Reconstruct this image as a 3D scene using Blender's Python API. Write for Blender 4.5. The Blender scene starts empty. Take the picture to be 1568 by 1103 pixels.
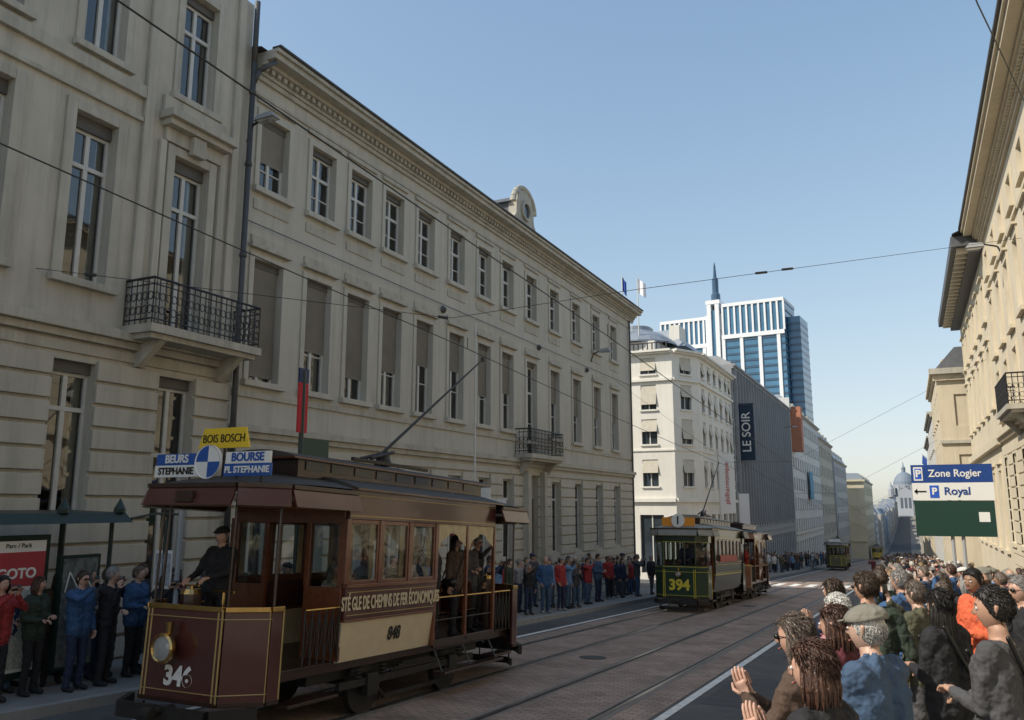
import bpy, math, random, time
import numpy as np
from mathutils import Vector, Matrix
random.seed(7); T0=time.time()
scene=bpy.context.scene
COL=scene.collection
# ------------------------------------------------------------ materials
_mc={}
def nt(m):
    m.use_nodes=True
    return m.node_tree.nodes,m.node_tree.links
def mat(name,col,rough=.7,var=.0,scale=3.,bump=0.,metal=0.,coat=0.,streak=0.,bscale=60.,bd=.02):
    key=(name,)
    if key in _mc: return _mc[key]
    m=bpy.data.materials.new(name); n,l=nt(m); b=n['Principled BSDF']
    c=tuple(col)+(1,)
    b.inputs['Base Color'].default_value=c; b.inputs['Roughness'].default_value=rough
    b.inputs['Metallic'].default_value=metal
    if coat: b.inputs['Coat Weight'].default_value=coat; b.inputs['Coat Roughness'].default_value=.08
    if var or bump or streak: tc=n.new('ShaderNodeTexCoord')
    out=None
    if var:
        no=n.new('ShaderNodeTexNoise'); no.inputs['Scale'].default_value=scale; no.inputs['Detail'].default_value=3; no.inputs['Roughness'].default_value=.7
        l.new(tc.outputs['Object'],no.inputs['Vector'])
        mr=n.new('ShaderNodeMapRange'); mr.inputs[1].default_value=.3; mr.inputs[2].default_value=.7; mr.inputs[3].default_value=1-var; mr.inputs[4].default_value=1+var
        l.new(no.outputs['Fac'],mr.inputs[0]); out=mr.outputs[0]
    if streak:
        mp=n.new('ShaderNodeMapping'); mp.inputs['Scale'].default_value=(2.5,2.5,.18); l.new(tc.outputs['Object'],mp.inputs[0])
        n2=n.new('ShaderNodeTexNoise'); n2.inputs['Scale'].default_value=1.3; n2.inputs['Detail'].default_value=4; n2.inputs['Roughness'].default_value=.75
        l.new(mp.outputs[0],n2.inputs['Vector'])
        m2=n.new('ShaderNodeMapRange'); m2.inputs[1].default_value=.46; m2.inputs[2].default_value=.75; m2.inputs[3].default_value=1; m2.inputs[4].default_value=1-streak
        l.new(n2.outputs['Fac'],m2.inputs[0])
        if out:
            mm=n.new('ShaderNodeMath'); mm.operation='MULTIPLY'; l.new(out,mm.inputs[0]); l.new(m2.outputs[0],mm.inputs[1]); out=mm.outputs[0]
        else: out=m2.outputs[0]
    if out:
        vm=n.new('ShaderNodeVectorMath'); vm.operation='SCALE'; vm.inputs[0].default_value=col; l.new(out,vm.inputs['Scale']); l.new(vm.outputs[0],b.inputs['Base Color'])
    if bump:
        n3=n.new('ShaderNodeTexNoise'); n3.inputs['Scale'].default_value=bscale; n3.inputs['Detail'].default_value=1; l.new(tc.outputs['Object'],n3.inputs['Vector'])
        bp=n.new('ShaderNodeBump'); bp.inputs['Strength'].default_value=bump; bp.inputs['Distance'].default_value=bd; l.new(n3.outputs['Fac'],bp.inputs['Height']); l.new(bp.outputs[0],b.inputs['Normal'])
    _mc[key]=m; return m
def hairmat(name,col):
    m=bpy.data.materials.new(name); n,l=nt(m); b=n['Principled BSDF']; b.inputs['Roughness'].default_value=.45
    tc=n.new('ShaderNodeTexCoord'); mp=n.new('ShaderNodeMapping'); mp.inputs['Scale'].default_value=(110,110,16); l.new(tc.outputs['Object'],mp.inputs[0])
    no=n.new('ShaderNodeTexNoise'); no.inputs['Scale'].default_value=1; no.inputs['Detail'].default_value=2; l.new(mp.outputs[0],no.inputs['Vector'])
    mr=n.new('ShaderNodeMapRange'); mr.inputs[1].default_value=.3; mr.inputs[2].default_value=.7; mr.inputs[3].default_value=.45; mr.inputs[4].default_value=1.5; l.new(no.outputs['Fac'],mr.inputs[0])
    vm=n.new('ShaderNodeVectorMath'); vm.operation='SCALE'; vm.inputs[0].default_value=col; l.new(mr.outputs[0],vm.inputs['Scale']); l.new(vm.outputs[0],b.inputs['Base Color'])
    bp=n.new('ShaderNodeBump'); bp.inputs['Strength'].default_value=.9; bp.inputs['Distance'].default_value=.01; l.new(no.outputs['Fac'],bp.inputs['Height']); l.new(bp.outputs[0],b.inputs['Normal'])
    return m
def glassmat(name,tint=(.03,.035,.04),refl=.35):
    m=bpy.data.materials.new(name); n,l=nt(m); b=n['Principled BSDF']
    out=n['Material Output']
    tr=n.new('ShaderNodeBsdfTransparent'); tr.inputs[0].default_value=(.75,.8,.8,1)
    gl=n.new('ShaderNodeBsdfGlossy'); gl.inputs['Roughness'].default_value=.03
    tc=n.new('ShaderNodeTexCoord'); no=n.new('ShaderNodeTexNoise'); no.inputs['Scale'].default_value=1.2; no.inputs['Detail'].default_value=1; l.new(tc.outputs['Object'],no.inputs['Vector'])
    bp=n.new('ShaderNodeBump'); bp.inputs['Strength'].default_value=.15; bp.inputs['Distance'].default_value=.1; l.new(no.outputs['Fac'],bp.inputs['Height']); l.new(bp.outputs[0],gl.inputs['Normal'])
    fr=n.new('ShaderNodeFresnel'); fr.inputs['IOR'].default_value=1.6
    ma=n.new('ShaderNodeMath'); ma.operation='ADD'; ma.inputs[1].default_value=refl*.4; l.new(fr.outputs[0],ma.inputs[0])
    mx=n.new('ShaderNodeMixShader'); l.new(ma.outputs[0],mx.inputs[0]); l.new(tr.outputs[0],mx.inputs[1]); l.new(gl.outputs[0],mx.inputs[2]); l.new(mx.outputs[0],out.inputs['Surface'])
    return m
GL=glassmat('window_glass',refl=.25)
GLT=glassmat('tram_glass',refl=.06)
DG=mat('dark_glass',(.035,.045,.055),.12,var=.5,scale=.35)
HG=mat('hazy_glass',(.13,.155,.18),.3)  # far windows: distance haze painted in as a paler, bluer glass colour
STA=mat('stucco_a',(.475,.445,.375),.85,.09,.6,.25,streak=.28)
STB=mat('stucco_b',(.485,.46,.395),.85,.07,.5,.25,streak=.20)
TRIM=mat('trim_stone',(.44,.415,.35),.8,.1,1.2,.2,streak=.32)
STR=mat('stucco_right',(.60,.525,.39),.85,.06,.5,.2,streak=.15)
STC=mat('stucco_white',(.70,.675,.61),.85,.05,.5,.1,streak=.1)
FRM=mat('window_frame_white',(.55,.55,.52),.5,.06,4)
SHUT=mat('roller_shutter',(.25,.245,.23),.6,.1,2)
CAS=mat('shutter_cassette',(.10,.095,.085),.6,.1,2)
DARK=mat('dark_interior',(.035,.033,.03),.9)
CURT=mat('curtain_cloth',(.5,.5,.47),.9,.15,6)
IRON=mat('wrought_iron',(.018,.018,.02),.45)
ZINC=mat('zinc_roof',(.26,.29,.33),.45,.15,1.,metal=.2)
SLATE=mat('slate_roof',(.09,.095,.105),.6,.2,3)
PIPE=mat('drain_pipe',(.06,.06,.06),.5,.2,3)
WOOD=mat('door_wood',(.12,.09,.07),.5,.2,5)
# ------------------------------------------------------------ mesh builder
class MB:
    def __init__(s): s.v=[];s.f=[];s.m=[];s.mats=[]
    def mi(s,m):
        if m not in s.mats: s.mats.append(m)
        return s.mats.index(m)
    def q(s,pts,m):
        i=len(s.v); s.v+= [tuple(p) for p in pts]; s.f.append(tuple(range(i,i+len(pts)))); s.m.append(s.mi(m))
    def hexa(s,p,m):
        i=len(s.v); s.v+=[tuple(a) for a in p]; k=s.mi(m)
        for f in ((0,3,2,1),(4,5,6,7),(0,1,5,4),(1,2,6,5),(2,3,7,6),(3,0,4,7)):
            s.f.append(tuple(i+a for a in f)); s.m.append(k)
    def box(s,x0,x1,y0,y1,z0,z1,m):
        s.hexa([(x0,y0,z0),(x1,y0,z0),(x1,y1,z0),(x0,y1,z0),(x0,y0,z1),(x1,y0,z1),(x1,y1,z1),(x0,y1,z1)],m)
    def fbox(s,F,u0,u1,z0,z1,d0,d1,m):
        s.hexa([F(u0,z0,d0),F(u1,z0,d0),F(u1,z0,d1),F(u0,z0,d1),F(u0,z1,d0),F(u1,z1,d0),F(u1,z1,d1),F(u0,z1,d1)],m)
    def tube(s,p0,p1,r0,r1,m,n=8,cap=True):
        p0=Vector(p0);p1=Vector(p1);d=(p1-p0)
        if d.length<1e-6: return
        d.normalize(); a=d.orthogonal().normalized(); b=d.cross(a); i=len(s.v); k=s.mi(m)
        for p,r in ((p0,r0),(p1,r1)):
            for j in range(n):
                t=2*math.pi*j/n; s.v.append(tuple(p+(a*math.cos(t)+b*math.sin(t))*r))
        for j in range(n):
            s.f.append((i+j,i+(j+1)%n,i+n+(j+1)%n,i+n+j)); s.m.append(k)
        if cap:
            s.f.append(tuple(i+j for j in reversed(range(n)))); s.m.append(k)
            s.f.append(tuple(i+n+j for j in range(n))); s.m.append(k)
    def path(s,pts,r,m,n=6):
        for a,b in zip(pts,pts[1:]): s.tube(a,b,r,r,m,n)
    def lathe(s,c,prof,m,n=24,axis='z'):
        i=len(s.v); k=s.mi(m)
        for (r,h) in prof:
            for j in range(n):
                t=2*math.pi*j/n
                if axis=='z': p=(c[0]+r*math.cos(t),c[1]+r*math.sin(t),c[2]+h)
                elif axis=='y': p=(c[0]+r*math.cos(t),c[1]+h,c[2]+r*math.sin(t))
                else: p=(c[0]+h,c[1]+r*math.cos(t),c[2]+r*math.sin(t))
                s.v.append(p)
        for a in range(len(prof)-1):
            for j in range(n):
                s.f.append((i+a*n+j,i+a*n+(j+1)%n,i+(a+1)*n+(j+1)%n,i+(a+1)*n+j)); s.m.append(k)
    def obj(s,name,parent=None,smooth=False,bevel=0):
        me=bpy.data.meshes.new(name); me.from_pydata(s.v,[],s.f); 
        for m in s.mats: me.materials.append(m)
        me.polygons.foreach_set('material_index',s.m)
        if smooth: me.polygons.foreach_set('use_smooth',[True]*len(s.f))
        me.update(); o=bpy.data.objects.new(name,me); COL.objects.link(o)
        if parent: o.parent=parent
        if bevel:
            b=o.modifiers.new('b','BEVEL'); b.width=bevel; b.segments=2; b.limit_method='ANGLE'
        return o
def empty(name,loc=(0,0,0),rot=(0,0,0)):
    o=bpy.data.objects.new(name,None); o.location=loc; o.rotation_euler=rot; o.empty_display_size=.3; COL.objects.link(o); return o
def text(name,s,size,loc,rot,m,parent=None,ext=.004,align='CENTER',sx=1.,bold=0.):
    cu=bpy.data.curves.new(name,'FONT'); cu.body=s; cu.size=size; cu.extrude=ext; cu.align_x=align; cu.align_y='CENTER'; cu.offset=bold
    cu.materials.append(m); o=bpy.data.objects.new(name,cu); o.location=loc; o.rotation_euler=rot; o.scale=(sx,1,1); COL.objects.link(o)
    if parent: o.parent=parent
    return o
# ------------------------------------------------------------ ground
def zg(y):
    if y<330: return -2.4-.046*y
    if y<450:
        t=(y-330)/120; return -17.58-.046*120*(t-t*t/2)
    if y<1100:
        t=(y-450)/650; return -20.34+11*t*t*(3-2*t)
    return -9.34
def prof(mb,x0,x1,y0,y1,dz,m,step=None,zf=None):
    ys=[y0]; 
    while ys[-1]<y1:
        y=ys[-1]; st=(step or (6 if y<330 else 25)); ys.append(min(y1,y+st))
    f=zf or (lambda y:zg(y))
    for a,b in zip(ys,ys[1:]):
        mb.q([(x0,a,f(a)+dz),(x1,a,f(a)+dz),(x1,b,f(b)+dz),(x0,b,f(b)+dz)],m)
ASPH=mat('asphalt',(.105,.105,.105),.9,.22,1.5,.5,bscale=120)
ASPH2=mat('ground_soil',(.12,.115,.105),.95,.2,.3)
PAVE=mat('pavement_slabs',(.24,.23,.215),.9,.15,2,.3)
KERB=mat('kerb_stone',(.28,.28,.27),.85,.12,4,.2)
LINE=mat('road_paint',(.70,.70,.68),.7,.2,5)
STEEL=mat('rail_steel',(.30,.28,.26),.28,.2,8,metal=.85)
GRV=mat('rail_groove',(.03,.028,.025),.9)
CONC=mat('rail_bed_concrete',(.22,.195,.175),.9,.2,3,.3)
pv=bpy.data.materials.new('brick_pavers'); n,l=nt(pv); b=n['Principled BSDF']; b.inputs['Roughness'].default_value=.85
tc=n.new('ShaderNodeTexCoord'); br=n.new('ShaderNodeTexBrick'); br.inputs['Scale'].default_value=1; br.inputs['Brick Width'].default_value=.22; br.inputs['Row Height'].default_value=.11
br.inputs['Mortar Size'].default_value=.009; br.inputs['Color1'].default_value=(.38,.27,.215,1); br.inputs['Color2'].default_value=(.28,.21,.17,1); br.inputs['Mortar'].default_value=(.14,.125,.11,1)
l.new(tc.outputs['Object'],br.inputs['Vector']); no=n.new('ShaderNodeTexNoise'); no.inputs['Scale'].default_value=.9; no.inputs['Detail'].default_value=5; no.inputs['Roughness'].default_value=.7; l.new(tc.outputs['Object'],no.inputs['Vector'])
mr=n.new('ShaderNodeMapRange'); mr.inputs[1].default_value=.3; mr.inputs[2].default_value=.7; mr.inputs[3].default_value=.62; mr.inputs[4].default_value=1.32; l.new(no.outputs['Fac'],mr.inputs[0])
vm=n.new('ShaderNodeVectorMath'); vm.operation='SCALE'; l.new(br.outputs['Color'],vm.inputs[0]); l.new(mr.outputs[0],vm.inputs['Scale']); l.new(vm.outputs[0],b.inputs['Base Color'])
bp=n.new('ShaderNodeBump'); bp.inputs['Strength'].default_value=.4; bp.inputs['Distance'].default_value=.01; l.new(br.outputs['Fac'],bp.inputs['Height']); bp.invert=True; l.new(bp.outputs[0],b.inputs['Normal'])

g=MB(); prof(g,-900,900,-60,3200,-.02,ASPH2,step=6); g.obj('ground')
g=MB(); prof(g,-11,-.8,-40,1000,0,ASPH); g.obj('road')
g=MB(); prof(g,-40,-11.0,43.6,58.2,.004,ASPH); g.obj('side_street')
g=MB(); prof(g,-9.25,-3.55,-40,420,.004,pv); g.obj('tramway_paving')
g=MB()
for cx in (-7.9,-4.9):
    for s_ in (-1,1):
        xr=cx+s_*.7175
        prof(g,xr-.13,xr+.13,-40,420,.008,CONC); prof(g,xr-.035,xr+.035,-40,420,.014,STEEL)
        prof(g,xr-s_*.06-.022,xr-s_*.06+.022,-40,420,.012,GRV)
g.obj('tram_rails')
g=MB(); prof(g,-3.47,-3.33,-40,330,.009,LINE); prof(g,-9.47,-9.33,-40,330,.009,LINE)
for y in (56,):
    x=-10.4
    while x<-1.4: 
        g.q([(x,y,zg(y)+.018),(x+.5,y,zg(y)+.018),(x+.5,y+4,zg(y+4)+.018),(x,y+4,zg(y+4)+.018)],LINE); x+=1.0
for y in (53.5,):
    g.q([(-9.3,y,zg(y)+.02),(-6.6,y,zg(y)+.02),(-6.6,y+.5,zg(y+.5)+.02),(-9.3,y+.5,zg(y+.5)+.02)],LINE)
g.obj('road_markings')
g=MB()
TAR=mat('tar_patch',(.06,.06,.06),.8,.2,4)
for (x0,x1,y0,y1) in ((-3.2,-2.2,13.5,16.5),(-2.6,-1.3,20,27),(-10.4,-9.6,19,24),(-3.1,-2.7,28,44)):
    g.q([(x0,y0,zg(y0)+.004),(x1,y0,zg(y0)+.004),(x1,y1,zg(y1)+.004),(x0,y1,zg(y1)+.004)],TAR)
for (x,y) in ((-2.1,11.8),(-6.4,17.5),(-2.4,33),(-6.3,36)):
    g.q([(x+.3*math.cos(t),y+.3*math.sin(t),zg(y+.3*math.sin(t))+.013) for t in [math.pi*2*i/20 for i in range(20)]],TAR)
g.obj('asphalt_patches')
def swz(y):
    f=1 if y<14 else max(0,1-(y-14)/16)
    return zg(y)+.15+.2*f
def lwz(y): return zg(y)+.14
g=MB()
prof(g,-13.7,-10.75,-40,43.5,0,PAVE,zf=lwz); prof(g,-13.7,-10.75,58.5,1000,0,PAVE,zf=lwz)
for (a,bb) in ((-40,43.5),(58.5,1000)):
    prof(g,-10.75,-10.6,a,bb,.003,KERB,zf=lwz)
    y=a
    while y<bb:
        e=min(bb,y+6); g.q([(-10.6,y,zg(y)-.02),(-10.6,e,zg(e)-.02),(-10.6,e,lwz(e)+.003),(-10.6,y,lwz(y)+.003)],KERB); y=e
g.obj('pavement')
g=MB(); prof(g,-.95,3.8,-40,1000,0,PAVE,zf=swz); prof(g,-1.1,-.95,-40,1000,.003,KERB,zf=swz)
y=-40
while y<1000:
    e=y+5; g.q([(-1.1,y,zg(y)-.02),(-1.1,e,zg(e)-.02),(-1.1,e,swz(e)+.003),(-1.1,y,swz(y)+.003)],KERB); y=e
g.obj('pavement')
# ------------------------------------------------------------ facades
def FL(X): return lambda u,z,d:(X+d,u,z)
def FR(X): return lambda u,z,d:(X-d,u,z)
def FS(Y): return lambda u,z,d:(u,Y-d,z)
def FG(o,ang):
    cx,sx=math.cos(ang),math.sin(ang)
    return lambda u,z,d:(o[0]+u*cx+d*sx,o[1]+u*sx-d*cx,z)
def wall(mb,F,u0,u1,z0,z1,ops,m,rev=.2,d=0.):
    us=sorted(set([u0,u1]+[a for o in ops for a in o[:2]])); zs=sorted(set([z0,z1]+[a for o in ops for a in o[2:4]]))
    us=[u for u in us if u0<=u<=u1]; zs=[z for z in zs if z0<=z<=z1]
    for a,b in zip(us,us[1:]):
        run=None
        for c,e in zip(zs,zs[1:]):
            mu,mz=(a+b)/2,(c+e)/2
            hole=any(o[0]<mu<o[1] and o[2]<mz<o[3] for o in ops)
            if hole:
                if run: mb.q([F(a,run[0],d),F(b,run[0],d),F(b,run[1],d),F(a,run[1],d)],m); run=None
            else: run=(run[0],e) if run else (c,e)
        if run: mb.q([F(a,run[0],d),F(b,run[0],d),F(b,run[1],d),F(a,run[1],d)],m)
    for o in ops:
        a,b,c,e=o[:4]; r=d-rev
        mb.q([F(a,c,d),F(a,e,d),F(a,e,r),F(a,c,r)],m); mb.q([F(b,c,d),F(b,c,r),F(b,e,r),F(b,e,d)],m)
        mb.q([F(a,e,d),F(b,e,d),F(b,e,r),F(a,e,r)],m); mb.q([F(a,c,d),F(a,c,r),F(b,c,r),F(b,c,d)],m)
def window(fr,gl,F,a,b,c,e,r=-.2,trans=.7,shut=0.,curtain=True,mull=True,bars=0,t=.06,room=.5,cas=0):
    if cas:
        fr.fbox(F,a+.003,b-.003,e-cas,e-.003,r,r+.13,CAS); e=e-cas
    fr.fbox(F,a,a+t,c,e,r,r+.06,FRM); fr.fbox(F,b-t,b,c,e,r,r+.06,FRM)
    fr.fbox(F,a+t,b-t,c,c+t,r,r+.055,FRM); fr.fbox(F,a+t,b-t,e-t,e,r,r+.055,FRM)
    mu=(a+b)/2; zt=c+(e-c)*trans
    if mull: fr.fbox(F,mu-.045,mu+.045,c+t,e-t,r,r+.065,FRM)
    if trans<1: fr.fbox(F,a+t,b-t,zt-.04,zt+.04,r,r+.07,FRM)
    for k in range(bars):
        zz=c+(zt-c)*(k+1)/(bars+1); fr.fbox(F,a+t,b-t,zz-.015,zz+.015,r,r+.05,FRM)
    gl.q([F(a,c,r+.02),F(b,c,r+.02),F(b,e,r+.02),F(a,e,r+.02)],GL)
    for p in ([F(a-.3,c,r-room),F(b+.3,c,r-room),F(b+.3,e,r-room),F(a-.3,e,r-room)],[F(a-.3,c,r-.01),F(a-.3,e,r-.01),F(a-.3,e,r-room),F(a-.3,c,r-room)],[F(b+.3,c,r-.01),F(b+.3,e,r-.01),F(b+.3,e,r-room),F(b+.3,c,r-room)],[F(a-.3,e,r-.01),F(b+.3,e,r-.01),F(b+.3,e,r-room),F(a-.3,e,r-room)],[F(a-.3,c,r-.01),F(b+.3,c,r-.01),F(b+.3,c,r-room),F(a-.3,c,r-room)]): fr.q(p,DARK)
    if curtain:
        w=(b-a)*(.14+.18*random.random()); w2=w*random.uniform(.5,1.3)
        for (x0,x1) in ((a,a+w),(b-w2,b)):
            k=7
            for i in range(k):
                ua=x0+(x1-x0)*i/k; ub=x0+(x1-x0)*(i+1)/k; da=-.1-.03*(i%2); db=-.1-.03*((i+1)%2)
                fr.q([F(ua,c,r+da),F(ub,c,r+db),F(ub,e,r+db),F(ua,e,r+da)],CURT)
    if shut>0:
        zz=e-(e-c)*shut; k=int((e-zz)/.06); 
        for i in range(k):
            z0=e-(i+1)*(e-zz)/k; z1=e-i*(e-zz)/k; fr.q([F(a+.02,z0,r+.075),F(b-.02,z0,r+.075),F(b-.02,z1,r+.11),F(a+.02,z1,r+.11)],SHUT)
def surround(tr,F,a,b,c,e,w=.16,d=.05,head=True,m=None,sill=True):
    m=m or TRIM
    tr.fbox(F,a-w,a,c,e+w,0,d,m); tr.fbox(F,b,b+w,c,e+w,0,d,m); tr.fbox(F,a,b,e,e+w,0,d-.003,m)
    if sill: tr.fbox(F,a-w-.04,b+w+.04,c-.14,c,0,.14,m)
    if head:
        tr.fbox(F,a-w-.05,b+w+.05,e+w+.12,e+w+.2,0,.16,m); tr.fbox(F,a-w,b+w,e+w,e+w+.12,0,.06,m)
def cornice(tr,F,u0,u1,zb,m,scale=1.,dent=True):
    steps=[(0,.12,.08),(.12,.2,.14),(.32,.42,.30),(.42,.56,.58),(.56,.66,.66)]
    for a,b,d in steps: tr.fbox(F,u0,u1,zb+a*scale,zb+b*scale,0,d*scale,m)
    if dent:
        u=u0+.05
        while u<u1-.1: tr.fbox(F,u,u+.12,zb+.2*scale,zb+.32*scale,0,.24*scale,m); u+=.22
        tr.fbox(F,u0,u1,zb+.2*scale,zb+.32*scale,0,.13*scale,m)
def rustic(tr,F,u0,u1,z0,z1,ops,m,h=.36,gap=.035,d=.045):
    z=z0
    while z<z1-.05:
        t=min(z+h-gap,z1); segs=[(u0,u1)]
        for o in ops:
            if o[2]<t and o[3]>z:
                ns=[]
                for a,b in segs:
                    if o[1]<=a or o[0]>=b: ns.append((a,b)); continue
                    if o[0]>a: ns.append((a,o[0]))
                    if o[1]<b: ns.append((o[1],b))
                segs=ns
        for a,b in segs: tr.fbox(F,a,b,z,t,0,d,m)
        z+=h
def balcony(p,F,u0,u1,zs,dep,rh=.95,slabm=TRIM):
    s=MB(); s.fbox(F,u0,u1,zs-.16,zs,.02,dep,slabm); s.fbox(F,u0+.08,u1-.08,zs-.26,zs-.16,.02,dep-.1,slabm)
    for u in (u0+.35,u1-.5): 
        s.hexa([F(u,zs-.75,.02),F(u+.16,zs-.75,.02),F(u+.16,zs-.75,.12),F(u,zs-.75,.12),F(u,zs-.26,.02),F(u+.16,zs-.26,.02),F(u+.16,zs-.26,dep-.15),F(u,zs-.26,dep-.15)],slabm)
    s.obj('balcony_slab',p)
    r=MB(); D=dep-.06
    def pts(z): return [F(u0+.04,z,.03),F(u0+.04,z,D),F(u1-.04,z,D),F(u1-.04,z,.03)]
    r.path(pts(zs+rh),.026,IRON); r.path(pts(zs+.1),.016,IRON); r.path(pts(zs+rh-.13),.014,IRON)
    def seg(a,b):
        L=(Vector(b)-Vector(a)).length; k=max(1,int(L/.14))
        for i in range(k+1):
            q=Vector(a).lerp(Vector(b),i/k); r.tube(q,q+Vector((0,0,rh)),.013,.013,IRON,5)
            if i<k:
                q2=Vector(a).lerp(Vector(b),(i+1)/k); mid=(q+q2)/2; dd=(q2-q)
                R=dd.length*.42
                for zc in (.28,.55):
                    pp=[mid+dd.normalized()*R*math.cos(t*math.pi/4)+Vector((0,0,zc+R*1.3*math.sin(t*math.pi/4))) for t in range(9)]
                    r.path(pp,.010,IRON,4)
    P0=[F(u0+.04,zs,.03),F(u0+.04,zs,D),F(u1-.04,zs,D),F(u1-.04,zs,.03)]
    for a,b in zip(P0,P0[1:]): seg(a,b)
    r.obj('balcony_railing',p)

# ---- building A
A=empty('townhouse'); F=FL(-13.5); ZT=12.0  # top, out of view, shaped low so sun gets past to the near crowd
w=MB();fr=MB();gl=MB();tr=MB()
cols=[(3.1,4.2),(5.3,6.4),(7.3,8.25),(9.45,10.35),(11.75,12.7)]
ops=[];
for i,(a,b) in enumerate(cols):
    ops+= [(a,b,8.65,11.2),(a,b,(3.65 if i==4 else 4.1),7.3),(a,b,(-.15 if i<4 else -2.9),2.6)]
wall(w,F,-12,13.8,-4.2,ZT,ops,STA,.26)
wall(w,FS(-12),-25,-13.5,-4.2,ZT,[],STA); wall(w,lambda u,z,d:(u,13.8,z),-25,-13.5,10,ZT,[],STA)
w.q([(-13.5,-12,ZT),(-13.5,13.8,ZT),(-25,13.8,ZT),(-25,-12,ZT)],SLATE); w.obj('walls',A)
for i,(a,b) in enumerate(cols):
    window(fr,gl,F,a,b,8.65,11.2,-.26,.72,cas=.2)
    window(fr,gl,F,a,b,(3.65 if i==4 else 4.1),7.3,-.26,.76,cas=.26)
    window(fr,gl,F,a,b,(-.15 if i<4 else -2.9),2.6,-.26,.74,curtain=i<4,cas=.2)
    surround(tr,F,a,b,8.65,11.2,.17,.05,False)
    surround(tr,F,a,b,(3.65 if i==4 else 4.1),7.3,.2,.06,False,sill=i!=4)
    if i==4:
        tr.fbox(F,a-.45,b+.45,7.95,8.12,0,.42,TRIM); tr.fbox(F,a-.38,b+.38,7.82,7.95,0,.3,TRIM); tr.fbox(F,a-.3,b+.3,7.52,7.82,0,.1,TRIM); tr.fbox(F,a+.3,b-.3,7.4,7.81,.1,.24,TRIM)
        tr.fbox(F,a-.4,b+.4,8.12,8.5,0,.1,TRIM)
        for u in (a-.42,b+.27): tr.fbox(F,u,u+.15,3.4,7.5,0,.1,STA)
tr.fbox(F,-12,13.75,2.98,3.12,.0,.14,TRIM); tr.fbox(F,-12,13.75,3.12,3.3,.0,.26,TRIM); tr.fbox(F,-12,13.75,2.74,2.94,.0,.05,TRIM)
for (za,zb,d) in ((7.66,7.76,.08),(8.16,8.42,.11)):
    tr.fbox(F,-12,10.88,za,zb,0,d,TRIM)
tr.fbox(F,10.9,11.12,3.34,ZT,0,.09,STA); tr.fbox(F,13.3,13.5,3.34,ZT,0,.09,STA)
rustic(tr,F,-12,13.7,-4,2.7,[o for o in ops if o[3]<3],STA,.42,.065,.08)
fr.obj('window_frames',A);gl.obj('window_panes',A);tr.obj('trim',A,bevel=.012)
balcony(A,F,10.8,13.75,3.42,.85,.9)
pp=MB(); px=-13.32
pp.path([(px,13.72,ZT),(px,13.72,10.4),(px,13.72,-3)],.065,PIPE,10)
for z in (-1,1.2,3.4,5.6,7.8,9.6): pp.tube((px,13.72,z),(px,13.72,z+.08),.085,.085,PIPE,10)
pp.path([(-13.0,14.1,10.55),(-13.2,13.78,10.2),(px,13.74,9.9)],.06,PIPE,10)
pp.obj('drain_pipe',A,True)
# ---- building B
B=empty('long_neoclassical_building')
w=MB();fr=MB();gl=MB();tr=MB()
cc=[14.75,16.65,18.35,20.05,21.9,23.95,26.0,27.95,30.2,32.65,35.3,38.05,40.75]
ops=[]; hw=.5
for i,cxx in enumerate(cc):
    a,b=cxx-hw,cxx+hw
    ops+=[(a,b,7.5,9.35),(a,b,(2.85 if i!=8 else 2.05),5.75)]
    ops+=[(a,b,(-1.9 if i!=8 else -3.8),(1.0 if i!=8 else 1.2))]
Y0,Y1=13.8,43.7
wall(w,F,Y0,Y1,-5,10.3,ops,STB,.24)
w.q([(-13.5,Y1,-5),(-26,Y1,-5),(-26,Y1,10.9),(-13.5,Y1,10.9)],STB)
w.q([(-26,Y0,10.4),(-26,Y1,10.4),(-26,Y1,-5),(-26,Y0,-5)],STB)
w.q([(-13.2,Y0,10.85),(-13.2,Y1,10.85),(-19.5,Y1-4,12.3),(-19.5,Y0,12.3)],SLATE); w.q([(-26,Y0,10.85),(-26,Y1,10.85),(-19.5,Y1-4,12.3),(-19.5,Y0,12.3)],SLATE); w.q([(-13.2,Y1,10.85),(-26,Y1,10.85),(-19.5,Y1-4,12.3)],SLATE)
w.obj('walls',B)
sh1=[.95,.62,.78,.62,.45,.4,.62,.5,.0,.45,.55,.5,.5]
for i,cxx in enumerate(cc):
    a,b=cxx-hw,cxx+hw
    window(fr,gl,F,a,b,7.5,9.35,-.24,.66,shut=(.55 if i==0 else 0),curtain=False,bars=1,cas=.16)
    zb=2.85 if i!=8 else 2.05
    window(fr,gl,F,a,b,zb,5.75,-.24,.7,shut=sh1[i],curtain=random.random()<.3,bars=1,cas=.16)
    surround(tr,F,a,b,7.5,9.35,.15,.045,False,STB); surround(tr,F,a,b,zb,5.75,.15,.045,False,STB,sill=i!=8)
    tr.fbox(F,a-.2,b+.2,9.62,9.74,0,.07,TRIM)
    tr.fbox(F,a-.2,b+.2,5.98,6.08,0,.15,TRIM); tr.fbox(F,a-.14,b+.14,6.12,6.3,0,.04,TRIM)
    tr.fbox(F,a-.12,b+.12,6.95,7.2,0,.03,TRIM)
    if i!=8: window(fr,gl,F,a,b,-1.9,1.0,-.24,.75,shut=0,curtain=random.random()<.5)
    else:
        fr.fbox(F,a,b,-3.8,.3,-.24,-.15,WOOD); window(fr,gl,F,a,b,.3,1.2,-.24,1.)
tr.fbox(F,Y0,Y1+.02,1.52,1.66,0,.12,TRIM); tr.fbox(F,Y0,Y1+.02,1.66,1.82,0,.2,TRIM); tr.fbox(F,Y0,Y1,2.45,2.6,0,.05,TRIM)
tr.fbox(F,Y0,Y1,9.78,9.86,0,.05,TRIM)
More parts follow.
